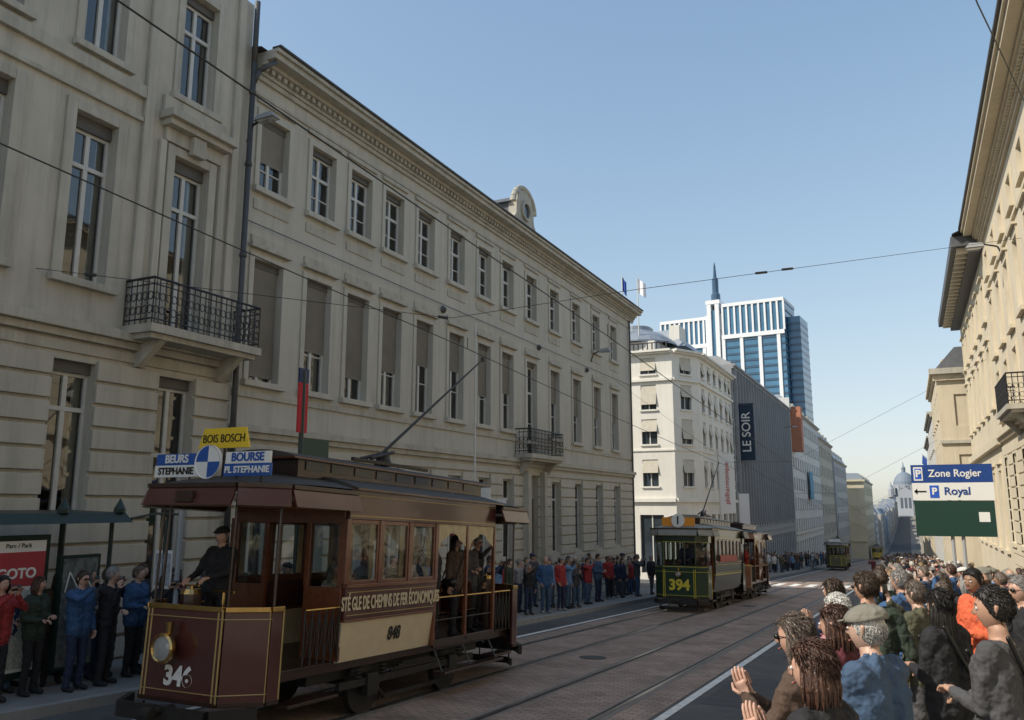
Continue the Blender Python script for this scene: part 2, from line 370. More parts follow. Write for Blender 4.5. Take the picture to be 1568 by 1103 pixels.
rustic(tr,F,Y0+.02,Y1-.02,-4.8,1.4,[o for o in ops if o[3]<1.5],STB,.4,.06,.07)
cornice(tr,F,Y0+.2,Y1+.5,10.18,TRIM)
tr.fbox(F,Y0+.2,Y1+.5,10.845,10.90,.45,.72,PIPE)
a,b=cc[8]-.75,cc[8]+.75
tr.fbox(F,a-.2,a+.1,-3.9,1.35,0,.3,TRIM); tr.fbox(F,b-.1,b+.2,-3.9,1.35,0,.3,TRIM)
fr.obj('window_frames',B);gl.obj('window_panes',B);tr.obj('trim',B,bevel=.01)
balcony(B,F,28.6,31.9,1.98,.75,.95)
cb=MB(); cb.path([(-13.4,13.9,6.55),(-13.42,25,6.56),(-13.42,43.6,6.55)],.012,PIPE,5)
for (yy,zz) in ((23,6.4),(30.9,6.5),(36.6,6.4)): cb.lathe((-13.45,yy,zz),[(0,.12),(.05,.1),(.11,.03),(.13,0)],PIPE,12,'x')
cb.path([(-13.4,43.4,10.2),(-13.4,43.4,-4)],.05,PIPE,8); cb.obj('wall_cable_and_rosettes',B)
d=MB(); yc=28.9; xf=-13.3; zo=-.3
d.box(xf-3,xf-.1,yc-.8,yc+.8,10.85,12.2+zo,SLATE); d.hexa([(xf-3,yc-.95,12.2+zo),(xf-.1,yc-.95,12.2+zo),(xf-.1,yc+.95,12.2+zo),(xf-3,yc+.95,12.2+zo),(xf-3,yc-.3,12.6+zo),(xf-.1,yc-.3,12.6+zo),(xf-.1,yc+.3,12.6+zo),(xf-3,yc+.3,12.6+zo)],SLATE)
pts=[(-1.15,10.88),(-1.15,11.1),(-.85,11.4),(-.8,11.9),(-.55,12.4),(0,12.62),(.55,12.4),(.8,11.9),(.85,11.4),(1.15,11.1),(1.15,10.88)]
fr_=[(xf+.15,yc+p[0],p[1]) for p in pts]; bk=[(xf-.2,yc+p[0],p[1]) for p in pts]
d.q(fr_,TRIM); d.q(list(reversed(bk)),TRIM)
for i in range(len(pts)): 
    j=(i+1)%len(pts); d.q([fr_[i],fr_[j],bk[j],bk[i]],TRIM)
ring=[(.3,0),(.42,0),(.42,.1),(.3,.1),(.3,0)]
d.lathe((xf+.15,yc,11.72),ring,TRIM,20,'x'); d.lathe((xf+.17,yc,11.72),[(0,.0),(.3,.0)],DG,20,'x')
arc=[(xf+.1,yc+1.0*math.cos(t),11.85+.82*math.sin(t)) for t in [math.pi*k/12 for k in range(13)]]
d.path(arc,.11,TRIM,8); d.obj('dormer_window',B)

# ---- generic building
def simple(name,F,u0,u1,zb,zt,m,floors,bay=2.4,ww=1.,gh=3.2,side=None,roof=SLATE,rh=1.8,glass=DG,depth=11,trim=None,whf=.55,corn=.35,frames=True):
    p=empty(name); w=MB(); t=MB(); ops=[]
    def mk(Fn,a,b):
        o=[]; n=max(1,int((b-a)/bay)); fh=(zt-.5-(zb+gh))/floors
        for i in range(n):
            c=a+(b-a)*(i+.5)/n
            for k in range(floors):
                z=zb+gh+fh*k+fh*.18; o.append((c-ww/2,c+ww/2,z,z+fh*whf))
            o.append((c-ww*.6,c+ww*.6,zb+.6,zb+gh*.78))
        wall(w,Fn,a,b,zb-2,zt,o,m,.18)
        for q in o:
            w.q([Fn(q[0],q[2],-.16),Fn(q[1],q[2],-.16),Fn(q[1],q[3],-.16),Fn(q[0],q[3],-.16)],glass)
            if frames:
                mu=(q[0]+q[1])/2; t.fbox(Fn,mu-.04,mu+.04,q[2],q[3],-.155,-.12,FRM); t.fbox(Fn,q[0],q[1],q[2]+(q[3]-q[2])*.68,q[2]+(q[3]-q[2])*.74,-.155,-.115,FRM)
                t.fbox(Fn,q[0]-.1,q[1]+.1,q[2]-.1,q[2],0,.1,trim or TRIM)
        t.fbox(Fn,a,b,zb+gh-.2,zb+gh,0,.12,trim or TRIM)
        t.fbox(Fn,a,b,zt-.35,zt-.15,0,corn*.5,trim or TRIM); t.fbox(Fn,a,b,zt-.15,zt+.05,0,corn,trim or TRIM)
    mk(F,u0,u1)
    P=lambda u,z,d:F(u,z,d)
    w.q([P(u0,zb-2,-.0),P(u0,zb-2,-depth),P(u0,zt,-depth),P(u0,zt,0)],m); w.q([P(u1,zb-2,0),P(u1,zb-2,-depth),P(u1,zt,-depth),P(u1,zt,0)],m); w.q([P(u0,zb-2,-depth),P(u1,zb-2,-depth),P(u1,zt,-depth),P(u0,zt,-depth)],m)
    i=1.2; w.hexa([P(u0,zt,.1),P(u1,zt,.1),P(u1,zt,-depth),P(u0,zt,-depth),P(u0+.3,zt+rh,-i),P(u1-.3,zt+rh,-i),P(u1-.3,zt+rh,-depth+i),P(u0+.3,zt+rh,-depth+i)],roof)
    n=max(1,int((u1-u0)/6))
    for k in range(n):
        c=u0+(u1-u0)*(k+.5)/n; t.fbox(F,c-.35,c+.35,zt+rh-.2,zt+rh+1.1,-depth*.5-.4,-depth*.5+.4,trim or TRIM)
        if frames: t.fbox(F,c-.6,c+.6,zt+.3,zt+rh*.8,-1.6,-.5,trim or TRIM); t.fbox(F,c-.4,c+.4,zt+.4,zt+rh*.7,-.5,-.47,glass)
    w.obj('walls',p); t.obj('trim',p); return p,w,t
# ---- building C (white corner)
C=empty('white_corner_building'); w=MB();t=MB()
Fa=FS(58.0); ang=math.atan2(2.5,1.3); Lc=math.hypot(1.3,2.5); Fc=FG((-14.8,58.0),ang); Fs=FL(-13.5)
AWN=mat('beige_blind',(.50,.46,.38),.8,.1,3)
def cface(Fn,a,b,cs,wd=1.15):
    o=[]
    for c in cs:
        for (z0,z1) in ((9.5,10.7),(6.9,8.7),(4.4,6.2),(1.4,3.3)): o.append((c-wd/2,c+wd/2,z0,z1))
        o.append((c-wd*.75,c+wd*.75,-4.6,-.6))
    wall(w,Fn,a,b,-8,11.2,o,STC,.25)
    for q in o:
        w.q([Fn(q[0],q[2],-.2),Fn(q[1],q[2],-.2),Fn(q[1],q[3],-.2),Fn(q[0],q[3],-.2)],DG)
        mu=(q[0]+q[1])/2; t.fbox(Fn,mu-.04,mu+.04,q[2],q[3],-.19,-.14,FRM)
        if q[2]>0:
            h=random.choice([.35,.5,.5,.8]); zz=q[3]-(q[3]-q[2])*h
            t.hexa([Fn(q[0],zz,.12),Fn(q[1],zz,.12),Fn(q[1],zz,.15),Fn(q[0],zz,.15),Fn(q[0],q[3],-.1),Fn(q[1],q[3],-.1),Fn(q[1],q[3],-.07),Fn(q[0],q[3],-.07)],AWN)
            t.fbox(Fn,q[0]-.1,q[1]+.1,q[2]-.12,q[2],0,.12,STC)
    for z,dd,h in ((.3,.2,.25),(3.9,.08,.12),(8.95,.18,.18),(10.95,.3,.12),(11.07,.5,.15)): t.fbox(Fn,a,b,z,z+h,0,dd,STC)
cface(Fa,-34,-14.8,[-31,-28,-25,-22,-19.2,-16.6]); cface(Fc,0,Lc,[Lc/2]); cface(Fs,60.5,73.2,[61.9,64.1,66.3,68.5,70.7,72.3],.95)
w.q([(-34,58,-8),(-34,73.2,-8),(-34,73.2,11.2),(-34,58,11.2)],STC);w.q([(-34,73.2,-8),(-13.5,73.2,-8),(-13.5,73.2,11.2),(-34,73.2,11.2)],STC)
w.q([(-34,58,11.21),(-14.8,58,11.21),(-13.5,60.5,11.21),(-13.5,73.2,11.21),(-34,73.2,11.21)],ZINC)
t.hexa([(-24,58.6,11.2),(-16.2,58.6,11.2),(-15.4,72,11.2),(-24,72,11.2),(-24,58.6,12.1),(-16.2,58.6,12.1),(-15.4,72,12.1),(-24,72,12.1)],STC)
t.lathe((-18.3,61.2,12.1),[(3.1,0),(3.1,.12),(2.7,.5),(2.0,.95),(1.1,1.3),(1.1,1.6),(.0,1.62)],ZINC,20)
t.hexa([(-24,63,12.1),(-14.6,61.5,12.1),(-14.2,73,12.1),(-24,73,12.1),(-22,64.5,13.8),(-16.2,63.2,13.8),(-16.2,72.5,13.8),(-22,72.5,13.8)],ZINC)
t.box(-16.0,-15.2,62.2,64.2,12.4,13.9,STC); t.box(-19.4,-18.6,66,67,13.5,14.8,TRIM)
x=-24
while x<-15: t.box(x,x+.08,58.1,58.18,11.25,11.8,IRON) ; x+=.35
t.box(-24,-15,58.08,58.2,11.8,11.86,IRON)
w.obj('walls',C); t.obj('trim_and_roof',C)
FLW=mat('flag_white',(.75,.75,.78),.8);FLB=mat('flag_blue',(.03,.08,.35),.8);FRED=mat('flag_red',(.5,.03,.04),.8)
def flag(name,x,y,z0,z1,m1,w_=1.0):
    p=MB(); p.tube((x,y,z0),(x,y,z1),.06,.04,FRM,6)
    k=8
    for i in range(k):
        a0=i/k; a1=(i+1)/k
        p.q([(x+a0*w_*.7,y+.1*math.sin(a0*7),z1-.1-a0*.5),(x+a1*w_*.7,y+.1*math.sin(a1*7),z1-.1-a1*.5),(x+a1*w_*.7,y+.1*math.sin(a1*7),z1-1.2-a1*.5),(x+a0*w_*.7,y+.1*math.sin(a0*7),z1-1.2-a0*.5)],m1)
    p.obj(name)
flag('flagpole',-18.6,58.7,11.5,17.4,FLB,.45); flag('flagpole',-17.4,58.7,11.5,17.1,FLW,.9)
# ---- left row
GRYC=mat('grey_concrete',(.28,.29,.30),.8,.08,.4); WHT2=mat('stucco_white2',(.56,.56,.54),.85,.06,.3); ORNG=mat('orange_render',(.42,.17,.10),.8,.1,1)
CRM=mat('cream_render',(.56,.50,.37),.85,.06,.3); BEI=mat('beige_render',(.42,.39,.33),.85,.08,.3); GRB=mat('hazy_stone',(.40,.41,.42),.9,.08,.1); BLUG=mat('hazy_slate',(.22,.26,.31),.8)  # the two hazy tones have distance haze mixed into their base colour
Dp,dw,dt=simple('grey_office_building',FL(-13.4),73.3,111.8,zg(75),12.4,GRYC,6,1.5,.8,gh=3.6,rh=.9,roof=GRYC,trim=GRYC,whf=.62)
t=MB(); y=74
while y<111: t.fbox(FL(-13.4),y-.08,y+.08,-1.5,12,.02,.32,GRYC); y+=1.5
t.obj('fins',Dp)
simple('white_apartment_building',FL(-13.3),112,149,zg(112),12.9,WHT2,6,2.6,1.2,gh=4,rh=1.6,roof=ZINC)
t=MB(); t.box(-25,-13.25,111.9,112.0,6,14.0,WHT2); t.box(-13.3,-12.0,112.5,114.5,7.0,12.8,ORNG); t.obj('orange_stair_tower')
simple('stone_townhouse_row',FL(-13.3),149.2,175,zg(150),11.6,BEI,5,2.8,1.2,gh=4,rh=2,roof=ZINC)
simple('grey_townhouse_row',FL(-13.0),175.2,209,zg(180),9.2,GRB,5,2.8,1.2,gh=4,rh=2.4,roof=ZINC)
p,_,_=simple('cream_corner_building',FL(-9.6),214,262,zg(214),6.2,CRM,4,3.2,1.3,gh=4,rh=1.6,roof=BLUG)
w=MB(); o=[]
for c in (-11.8,-15.2,-18.6):
    for z in (-6.5,-2.5,1.5): o.append((c-.8,c+.8,z,z+2.4))
wall(w,FS(213.9),-21,-9.6,-14,6.2,o,CRM,.3)
for q in o: w.q([(q[0],214.15,q[2]),(q[1],214.15,q[2]),(q[1],214.15,q[3]),(q[0],214.15,q[3])],DG)
w.fbox(FS(213.9),-21.3,-9.3,5.8,6.3,0,.6,CRM); w.fbox(FS(213.9),-21,-9.6,-8.2,-7.8,0,.3,CRM); w.obj('end_wall',p)
rl=random.Random(3)
hz=[mat('haze_wall_%d'%i,c,.9,.06,.2) for i,c in enumerate([(.42,.41,.39),(.36,.38,.40),(.47,.45,.40),(.31,.33,.37),(.40,.37,.33)])]  # muted wall colours stand in for air haze on the distant houses
y=264
while y<940:
    L=rl.uniform(16,34); h=rl.uniform(13,18)
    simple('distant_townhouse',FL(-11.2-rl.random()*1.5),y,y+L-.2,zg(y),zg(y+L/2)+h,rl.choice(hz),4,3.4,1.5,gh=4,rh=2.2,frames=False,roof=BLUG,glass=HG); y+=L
# ---- right row
R=empty('cream_neoclassical_building'); F3=FR(3.6); w=MB();fr=MB();gl=MB();tr=MB(); ops=[]
ys=[float(a) for a in np.arange(-8.5,38,2.9)]
for c in ys: ops+=[(c-.5,c+.5,9.3,10.3),(c-.55,c+.55,6.0,8.3),(c-.55,c+.55,3.4,5.3),(c-.55,c+.55,-1.4,1.9)]
wall(w,F3,-10,39,-4.5,11,ops,STR,.22)
w.q([(3.6,39,-5),(16,39,-5),(16,39,11),(3.6,39,11)],STR); w.q([(3.2,-10,11.6),(3.2,39,11.6),(9,39,14),(9,-10,14)],SLATE); w.q([(16,-10,11.6),(16,39,11.6),(9,39,14),(9,-10,14)],SLATE);w.q([(3.6,-10,-5),(16,-10,-5),(16,-10,11),(3.6,-10,11)],STR)
w.obj('walls',R)
for o in ops:
    window(fr,gl,F3,o[0],o[1],o[2],o[3],-.22,.68 if o[3]-o[2]>1.2 else 1.)
    surround(tr,F3,o[0],o[1],o[2],o[3],.13,.05,o[2]>5 and o[2]<9,STR)
tr.fbox(F3,-10,39,2.55,2.7,0,.12,STR);tr.fbox(F3,-10,39,2.7,2.92,0,.24,STR); tr.fbox(F3,-10,39,8.85,8.97,0,.08,STR)
rustic(tr,F3,-10,39,-4.3,2.4,[o for o in ops if o[3]<2],STR,.42,.06,.06)
cornice(tr,F3,-10,39.2,11.0,STR,1.15); tr.fbox(F3,-10,39.2,11.77,11.85,.5,.84,PIPE)
fr.obj('window_frames',R);gl.obj('window_panes',R);tr.obj('trim',R)
balcony(R,F3,29.2,32.8,3.1,.7,.95)
R1=empty('cream_townhouse'); w=MB();fr=MB();gl=MB();tr=MB(); ops=[]
for c in (41,43.9,46.8,49.7,52.6,55.5): ops+=[(c-.5,c+.5,8.0,9.6),(c-.55,c+.55,4.2,6.8),(c-.55,c+.55,-1.8,1.5)]
wall(w,F3,39.05,57,-6,10.8,ops,STR,.22); w.q([(3.6,57,-6),(14,57,-6),(14,57,10.8),(3.6,57,10.8)],STR); w.q([(3.6,39.05,-6),(14,39.05,-6),(14,39.05,11.5),(3.6,39.05,11.5)],STR)
w.q([(2.5,39,11.6),(2.5,57,11.6),(9,57,14.2),(9,39,14.2)],SLATE); w.q([(16,39,11.6),(16,57,11.6),(9,57,14.2),(9,39,14.2)],SLATE); w.obj('walls',R1)
for o in ops:
    window(fr,gl,F3,o[0],o[1],o[2],o[3],-.22,.68); surround(tr,F3,o[0],o[1],o[2],o[3],.13,.05,True,STR)
tr.fbox(F3,39.05,57,2.5,2.85,0,.22,STR)
tr.fbox(F3,39.3,57.4,10.8,11.1,0,.5,SLATE); tr.fbox(F3,39.3,57.4,11.1,11.55,0,1.15,SLATE)
y=39.6
while y<57: tr.fbox(F3,y,y+.2,10.85,11.09,.5,.95,STR); y+=.8
fr.obj('window_frames',R1);gl.obj('window_panes',R1);tr.obj('trim',R1)
simple('cream_corner_house',FR(2.1),59,74,zg(60),8.6,STR,3,2.6,1.1,gh=4,rh=1.5,trim=STR)
w=MB(); t=MB(); o=[(3.0,3.9,5,7),(3.0,3.9,1,3.2),(5.4,6.3,5,7),(5.4,6.3,1,3.2)]; wall(w,FS(58.9),2.1,13,-8,8.6,o,STR,.2)
for q in o: w.q([(q[0],59.05,q[2]),(q[1],59.05,q[2]),(q[1],59.05,q[3]),(q[0],59.05,q[3])],DG)
w.fbox(FS(58.9),1.7,13,8.3,8.66,0,.45,TRIM); w.fbox(FS(58.9),1.9,13,7.9,8.3,0,.2,STR); w.fbox(FS(58.9),2.0,13,3.9,4.1,0,.15,TRIM); w.obj('corner_house_end_wall')
y=74.2; zt=8.3
while y<940:
    L=rl.uniform(12,26); h=rl.uniform(12.5,16) if y>120 else rl.uniform(12.5,14.5)
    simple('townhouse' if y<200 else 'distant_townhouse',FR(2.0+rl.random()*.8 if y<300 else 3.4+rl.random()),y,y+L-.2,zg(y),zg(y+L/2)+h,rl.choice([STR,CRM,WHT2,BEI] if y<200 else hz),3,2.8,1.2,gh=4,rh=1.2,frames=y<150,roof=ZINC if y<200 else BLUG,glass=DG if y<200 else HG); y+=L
# ---- church
CH=mat('church_hazy_stone',(.36,.38,.41),.9,.08,.05); CHD=mat('church_hazy_dome_copper',(.17,.21,.26),.7); CHG=mat('church_openings',(.10,.12,.15),.8)  # grey-blue church colours have the distance haze painted in
c=MB(); X,Y=-4,1000; z=-10
c.box(X-17,X+17,Y,Y+30,z,z+20,CH); c.box(X-7,X+7,Y-6,Y,z,z+25,CH); c.q([(X-8,Y-6,z+25),(X+8,Y-6,z+25),(X,Y-6,z+31)],CH)
c.q([(X-17,Y,z+20),(X+17,Y,z+20),(X+12,Y+10,z+24),(X-12,Y+10,z+24)],CHD)
for sx in (-14,14): c.lathe((X+sx,Y,z+20),[(3,0),(3,9),(2.2,10),(1.8,12),(0,17)],CH,8)
c.lathe((X,Y+14,z+20),[(12,0),(12,12),(12.6,12.2),(12,13)],CH,16)
c.lathe((X,Y+14,z+33),[(11.5,0),(11,4),(9,8.5),(6,12),(2.5,14),(2,14.2),(2,18),(2.5,18.2),(.6,21),(.3,25),(0,25)],CHD,24)
for k in range(12):
    a=math.pi*2*k/12; c.box(X+12.2*math.cos(a)-.7,X+12.2*math.cos(a)+.7,Y+14+12.2*math.sin(a)-.7,Y+14+12.2*math.sin(a)+.7,z+22,z+33,CH)
    a+=math.pi/12; c.box(X+12*math.cos(a)-1.1,X+12*math.cos(a)+1.1,Y+14+12*math.sin(a)-.5,Y+14+12*math.sin(a)+.5,z+23.5,z+30,CHG)
for sx in (-4,0,4): c.box(X+sx-1.2,X+sx+1.2,Y-6.2,Y-6.05,z+8,z+19,CHG)
for sx in (-12,12): c.box(X+sx-1.6,X+sx+1.6,Y-.2,Y-.05,z+8,z+16,CHG)
c.obj('domed_church')
# ---- towers
TW=mat('tower_white_panel',(.74,.76,.78),.6); TG=mat('tower_blue_glass',(.07,.18,.29),.15,.25,.05); TG2=mat('tower_dark_glass',(.05,.10,.16),.25)
tp=empty('office_tower'); t=MB(); Fo=FG((-76,400),math.radians(-5))
def tblock(u0,u1,d0,d1,z1,step,bandz,wide):
    t.fbox(Fo,u0,u1,-30,z1,d0,d1,TG)
    n=int(round((u1-u0)/step))
    for i in range(n+1):
        u=u0+(u1-u0)*i/n
        t.fbox(Fo,u-.45,u+.45,bandz,z1+.5,d1,d1+.6,TW)
        if i%wide==0: t.fbox(Fo,u-.8,u+.8,-30,bandz,d1,d1+.6,TW)
    t.fbox(Fo,u0-.3,u1+.3,z1,z1+1.6,d0,d1+.7,TW); t.fbox(Fo,u0,u1,bandz-2,bandz,d1,d1+.8,TW)
    z=-20
    while z<bandz-3: t.fbox(Fo,u0,u1,z,z+1.0,d1,d1+.25,TG2); z+=3.4
tblock(0,29,-24,0,96,2.9,82,3)
z=0
while z<95: t.fbox(Fo,29,29.35,z,z+1,-24,0,TG2); z+=3.4
t.fbox(Fo,29.4,35,-30,89,-24,-6,TG)
z=0
while z<88: t.fbox(Fo,29.4,35.1,z,z+1,-24,-5.8,TG2); z+=3.4
tblock(-34,-9,-28,-6,92,2.6,80,3)
t.fbox(Fo,-9,0,-30,93,-22,-1,TW); t.fbox(Fo,-7.5,-5.5,-30,98,-10,1.2,TW); t.fbox(Fo,-3.5,-1.5,-30,98,-10,1.2,TW); t.fbox(Fo,-5.5,-3.5,-30,95,-9,.4,TG)
t.fbox(Fo,-8,-1,98,100,-12,1.3,TW)
bx=Fo(-4.5,100,-5); t.lathe((bx[0],bx[1],100),[(2.3,0),(2.3,4),(1.6,5),(1.6,12),(.9,13),(.5,19),(.1,21)],TG2,10)
t.obj('tower_blocks',tp)
# ------------------------------------------------------------ people
def capsule(p0,p1,r0,r1,n=12):
    p0=Vector(p0);p1=Vector(p1);d=p1-p0
    if d.length<1e-5: d=Vector((0,0,1e-4)); p1=p0+d
    L=d.length; d=d.normalized(); a=d.orthogonal().normalized(); b=d.cross(a)
    rings=[]
    for t in (-90,-60,-30,0): rings.append((p0+d*(r0*math.sin(math.radians(t))),r0*math.cos(math.radians(t))))
    for t in (0,30,60,90): rings.append((p1+d*(r1*math.sin(math.radians(t))),r1*math.cos(math.radians(t))))
    v=[];f=[]
    v.append(tuple(rings[0][0]))
    for c,r in rings[1:-1]:
        for j in range(n):
            t=2*math.pi*j/n; v.append(tuple(c+(a*math.cos(t)+b*math.sin(t))*r))
    v.append(tuple(rings[-1][0])); m=len(rings)-2
    for j in range(n): f.append((0,1+(j+1)%n,1+j))
    for k in range(m-1):
        for j in range(n): f.append((1+k*n+j,1+k*n+(j+1)%n,1+(k+1)*n+(j+1)%n,1+(k+1)*n+j))
    e=len(v)-1
    for j in range(n): f.append((e,1+(m-1)*n+j,1+(m-1)*n+(j+1)%n))
    return v,f
def spike(p0,p1,p2,r):
    p0=Vector(p0);p1=Vector(p1);p2=Vector(p2);d=(p2-p0).normalized();a=d.orthogonal().normalized();b=d.cross(a);v=[]
    for p,rr in ((p0,r),(p1,r*.8)):
        for j in range(3):
            t=2*math.pi*j/3; v.append(tuple(p+(a*math.cos(t)+b*math.sin(t))*rr))
    v.append(tuple(p2)); return v,[(0,1,4,3),(1,2,5,4),(2,0,3,5),(3,4,6),(4,5,6),(5,3,6)]
def ik(S,Wp,l1,l2,pole):
    S=Vector(S);Wp=Vector(Wp);d=Wp-S;L=min(d.length,(l1+l2)*.995); d.normalize(); Wp=S+d*L
    a=(l1*l1-l2*l2+L*L)/(2*L); h=math.sqrt(max(0,l1*l1-a*a)); p=Vector(pole); p=(p-d*p.dot(d)).normalized()
    return S+d*a+p*h,Wp
POSES={'down':((.26,.04,.86),(-.26,.04,.86)),'phone':((.06,.33,1.50),(-.04,.33,1.48)),'phone1':((.08,.34,1.52),(-.25,.05,.87)),
'clap':((.035,.30,1.28),(-.035,.30,1.30)),'hold':((.12,.24,1.12),(-.06,.25,1.16)),'pocket':((.21,.06,.93),(-.21,.06,.93)),'wave':((.30,.22,1.88),(-.24,.06,.87)),
'drive':((.17,.36,1.08),(-.17,.36,1.10)),'chin':((.04,.17,1.42),(-.05,.2,1.10))}
def make_human(name,pose='down',hair='short',female=False,yaw=0,vox=.016,jacket=True,step=0.,glasses=False,sit=False,bag=False,pitch=0.,cap=None,bulk=1.,bare=False):
    rnd=random.Random(name)
    P=[]
    sw=.165 if female else .19
    k=bulk; dz=-.43 if sit else 0
    o=.014 if jacket else 0
    hem=.86 if jacket else .98
    for s in (-1,1):
        P.append(((s*.065*k,.0,hem+.03+dz),(s*.08*k,.0,1.12+dz),.112*k+o,.108*k+o,2))
        P.append(((s*.08*k,.0,1.12+dz),(s*.085*k,.005,1.32+dz),.108*k+o,.112*k+o,2))
        P.append(((s*.05,-.005,1.38+dz),(s*(sw-.03),-.01,1.425+dz),.088+o,.062+o,2))
        if female: P.append(((s*.08,.07,1.27+dz),(s*.08,.085,1.25+dz),.06,.05,2))
        P.append(((s*.075,-.01,.92+dz),(s*.085,0,.9+dz),.112*k,.105*k,3))
        hip=(s*.09,0,.9+dz)
        if sit: kn=(s*.11,.43,.5); an=(s*.12,.42,.1)
        else: kn=(s*.1,.02+s*step*.18,.49); an=(s*.11,-.02+s*step*.3,.1)
        P.append((hip,kn,.092*k,.066*k,3)); P.append((kn,an,.064*k,.052,3))
        P.append(((an[0],an[1]-.03,.055),(an[0]+s*.015,an[1]+.14,.04),.046,.036,4))
    P.append(((0,-.01,1.40+dz),(0,.012,1.54+dz),.06,.054,0))
    if jacket:
        for i in range(8):
            a=math.pi*2*i/8; P.append(((.055*math.cos(a),.052*math.sin(a)-.003,1.45+dz),(.066*math.cos(a),.062*math.sin(a)-.005,1.505+dz-.03*max(0,math.sin(a))),.028,.016,2))
    hands=[]
    for s,Wt in zip((1,-1),POSES[pose]):
        Sh=Vector((s*sw,-.01,1.41+dz)); W0=Vector((Wt[0],Wt[1],Wt[2]+dz)); E,Wr=ik(Sh,W0,.29,.26,(s*.6,-.8,-.5))
        tg=0 if bare else 2
        P.append((Sh,Sh.lerp(E,.45),.062+o*.7,.052+o*.7,2)); P.append((Sh.lerp(E,.45),E,.052+o*.7,.045+o*.5,tg)); P.append((E,Wr,.045+o*.5,(.028 if bare else .036),tg))
        fd=(Wr-E).normalized()
        if pose=='clap' : fd=Vector((0,.35,.93))
        if pose.startswith('phone') and Wt[2]>1.3: fd=Vector((0,.3,.95))
        if pose=='chin' and s==1: fd=Vector((0,0,1))
        if pose=='clap': wide=Vector((0,.93,-.35)).normalized()
        elif pose.startswith('phone') and Wt[2]>1.3: wide=Vector((1,0,0))
        else: wide=Vector((0,1,0)) if abs(fd.y)<.7 else Vector((1,0,0))
        wide=(wide-fd*wide.dot(fd)).normalized(); nrm=fd.cross(wide)
        for q in (-1,0,1): P.append((Wr+fd*.015+wide*.014*q,Wr+fd*.078+wide*.024*q,.017,.0145,0))
        hands.append((Wr,fd,wide,nrm,s))
    V=[];Fc=[]
    for p in P:
        v,f=capsule(*p[:4]); b=len(V); V+=v; Fc+=[tuple(b+i for i in q) for q in f]
    me=bpy.data.meshes.new('t'); me.from_pydata(V,[],Fc); ob=bpy.data.objects.new('t',me); COL.objects.link(ob)
    m=ob.modifiers.new('r','REMESH'); m.mode='VOXEL'; m.voxel_size=vox
    m=ob.modifiers.new('s','SMOOTH'); m.factor=.5; m.iterations=4
    tx=bpy.data.textures.new('cl','CLOUDS'); tx.noise_scale=.075
    m=ob.modifiers.new('d','DISPLACE'); m.texture=tx; m.strength=.034; m.mid_level=.5
    dg=bpy.context.evaluated_depsgraph_get(); ev=ob.evaluated_get(dg); em=bpy.data.meshes.new_from_object(ev)
    nv=len(em.vertices); co=np.empty(nv*3); em.vertices.foreach_get('co',co); co=co.reshape(-1,3)
    faces=[tuple(p.vertices) for p in em.polygons]
    cen=np.array([co[list(f)].mean(0) for f in faces])
    best=np.full(len(faces),9e9); tag=np.zeros(len(faces),int)
    for p in P:
        a=np.array(tuple(p[0]));b=np.array(tuple(p[1])); ab=b-a; t=np.clip(((cen-a)@ab)/max(1e-9,ab@ab),0,1)
        dd=np.linalg.norm(cen-(a+t[:,None]*ab),axis=1)-(p[2]+(p[3]-p[2])*t); kx=dd<best; best[kx]=dd[kx]; tag[kx]=p[4]
    bpy.data.objects.remove(ob)
    V=[tuple(x) for x in co]; Fc=list(faces); M=list(map(int,tag))
    def add(v,f,mi):
        b=len(V); V.extend(v); Fc.extend(tuple(b+i for i in q) for q in f); M.extend([mi]*len(f))
    for Wr,fd,wide,nrm,s in hands:
        curl=.55 if pose not in('clap','wave') else .12
        inn=nrm if (nrm.dot(Vector((-s,0,0)))>0 or abs(nrm.x)<.3) else -nrm
        for i,(off,L) in enumerate(((-.031,.066),(-.0105,.078),(.0105,.083),(.031,.074))):
            a=Wr+fd*.078+wide*off; d1=(fd+inn*curl*.6).normalized(); b_=a+d1*L*.45; d2=(fd+inn*curl*1.8).normalized(); c_=b_+d2*L*.33; d3=(fd*.6+inn*curl*3).normalized(); e_=c_+d3*L*.25
            for (x,y_,r0,r1) in ((a,b_,.0095,.0088),(b_,c_,.0088,.008),(c_,e_,.008,.0068)): add(*capsule(x,y_,r0,r1,7),0)
        th0=Wr+fd*.028+wide*.03; th1=th0+(fd*.6+wide*.75+inn*.3).normalized()*.04; th2=th1+(fd*.9+inn*.5+wide*.1).normalized()*.034
        add(*capsule(th0,th1,.013,.0105,7),0); add(*capsule(th1,th2,.0105,.0085,7),0)
    if pose.startswith('phone'):
        c0=Vector((.02,.365,1.60+dz)) if pose=='phone' else Vector((.06,.37,1.62+dz)); w2,h2=(.075,.038) if pose=='phone' else (.038,.075)
        vv=[(c0.x+sx*w2,c0.y+sy*.005,c0.z+sz*h2) for sz in(-1,1) for sx,sy in((-1,-1),(1,-1),(1,1),(-1,1))]
        add(vv,[(0,3,2,1),(4,5,6,7),(0,1,5,4),(1,2,6,5),(2,3,7,6),(3,0,4,7)],5)
    HV=[];HF=[];HM=[]
    def hadd(v,f,mi):
        b=len(HV); HV.extend(v); HF.extend(tuple(b+i for i in q) for q in f); HM.extend([mi]*len(f))
    def sph(fn,nu=24,nvv=16):
        v=[];f=[]
        for i in range(nvv+1):
            ph=math.pi*i/nvv
            for j in range(nu):
                th=2*math.pi*j/nu; d=(math.sin(ph)*math.cos(th),math.sin(ph)*math.sin(th),math.cos(ph)); v.append(fn(d))
        for i in range(nvv):
            for j in range(nu): f.append((i*nu+j,(i+1)*nu+j,(i+1)*nu+(j+1)%nu,i*nu+(j+1)%nu))
        return v,f
    sc=.95 if female else 1.
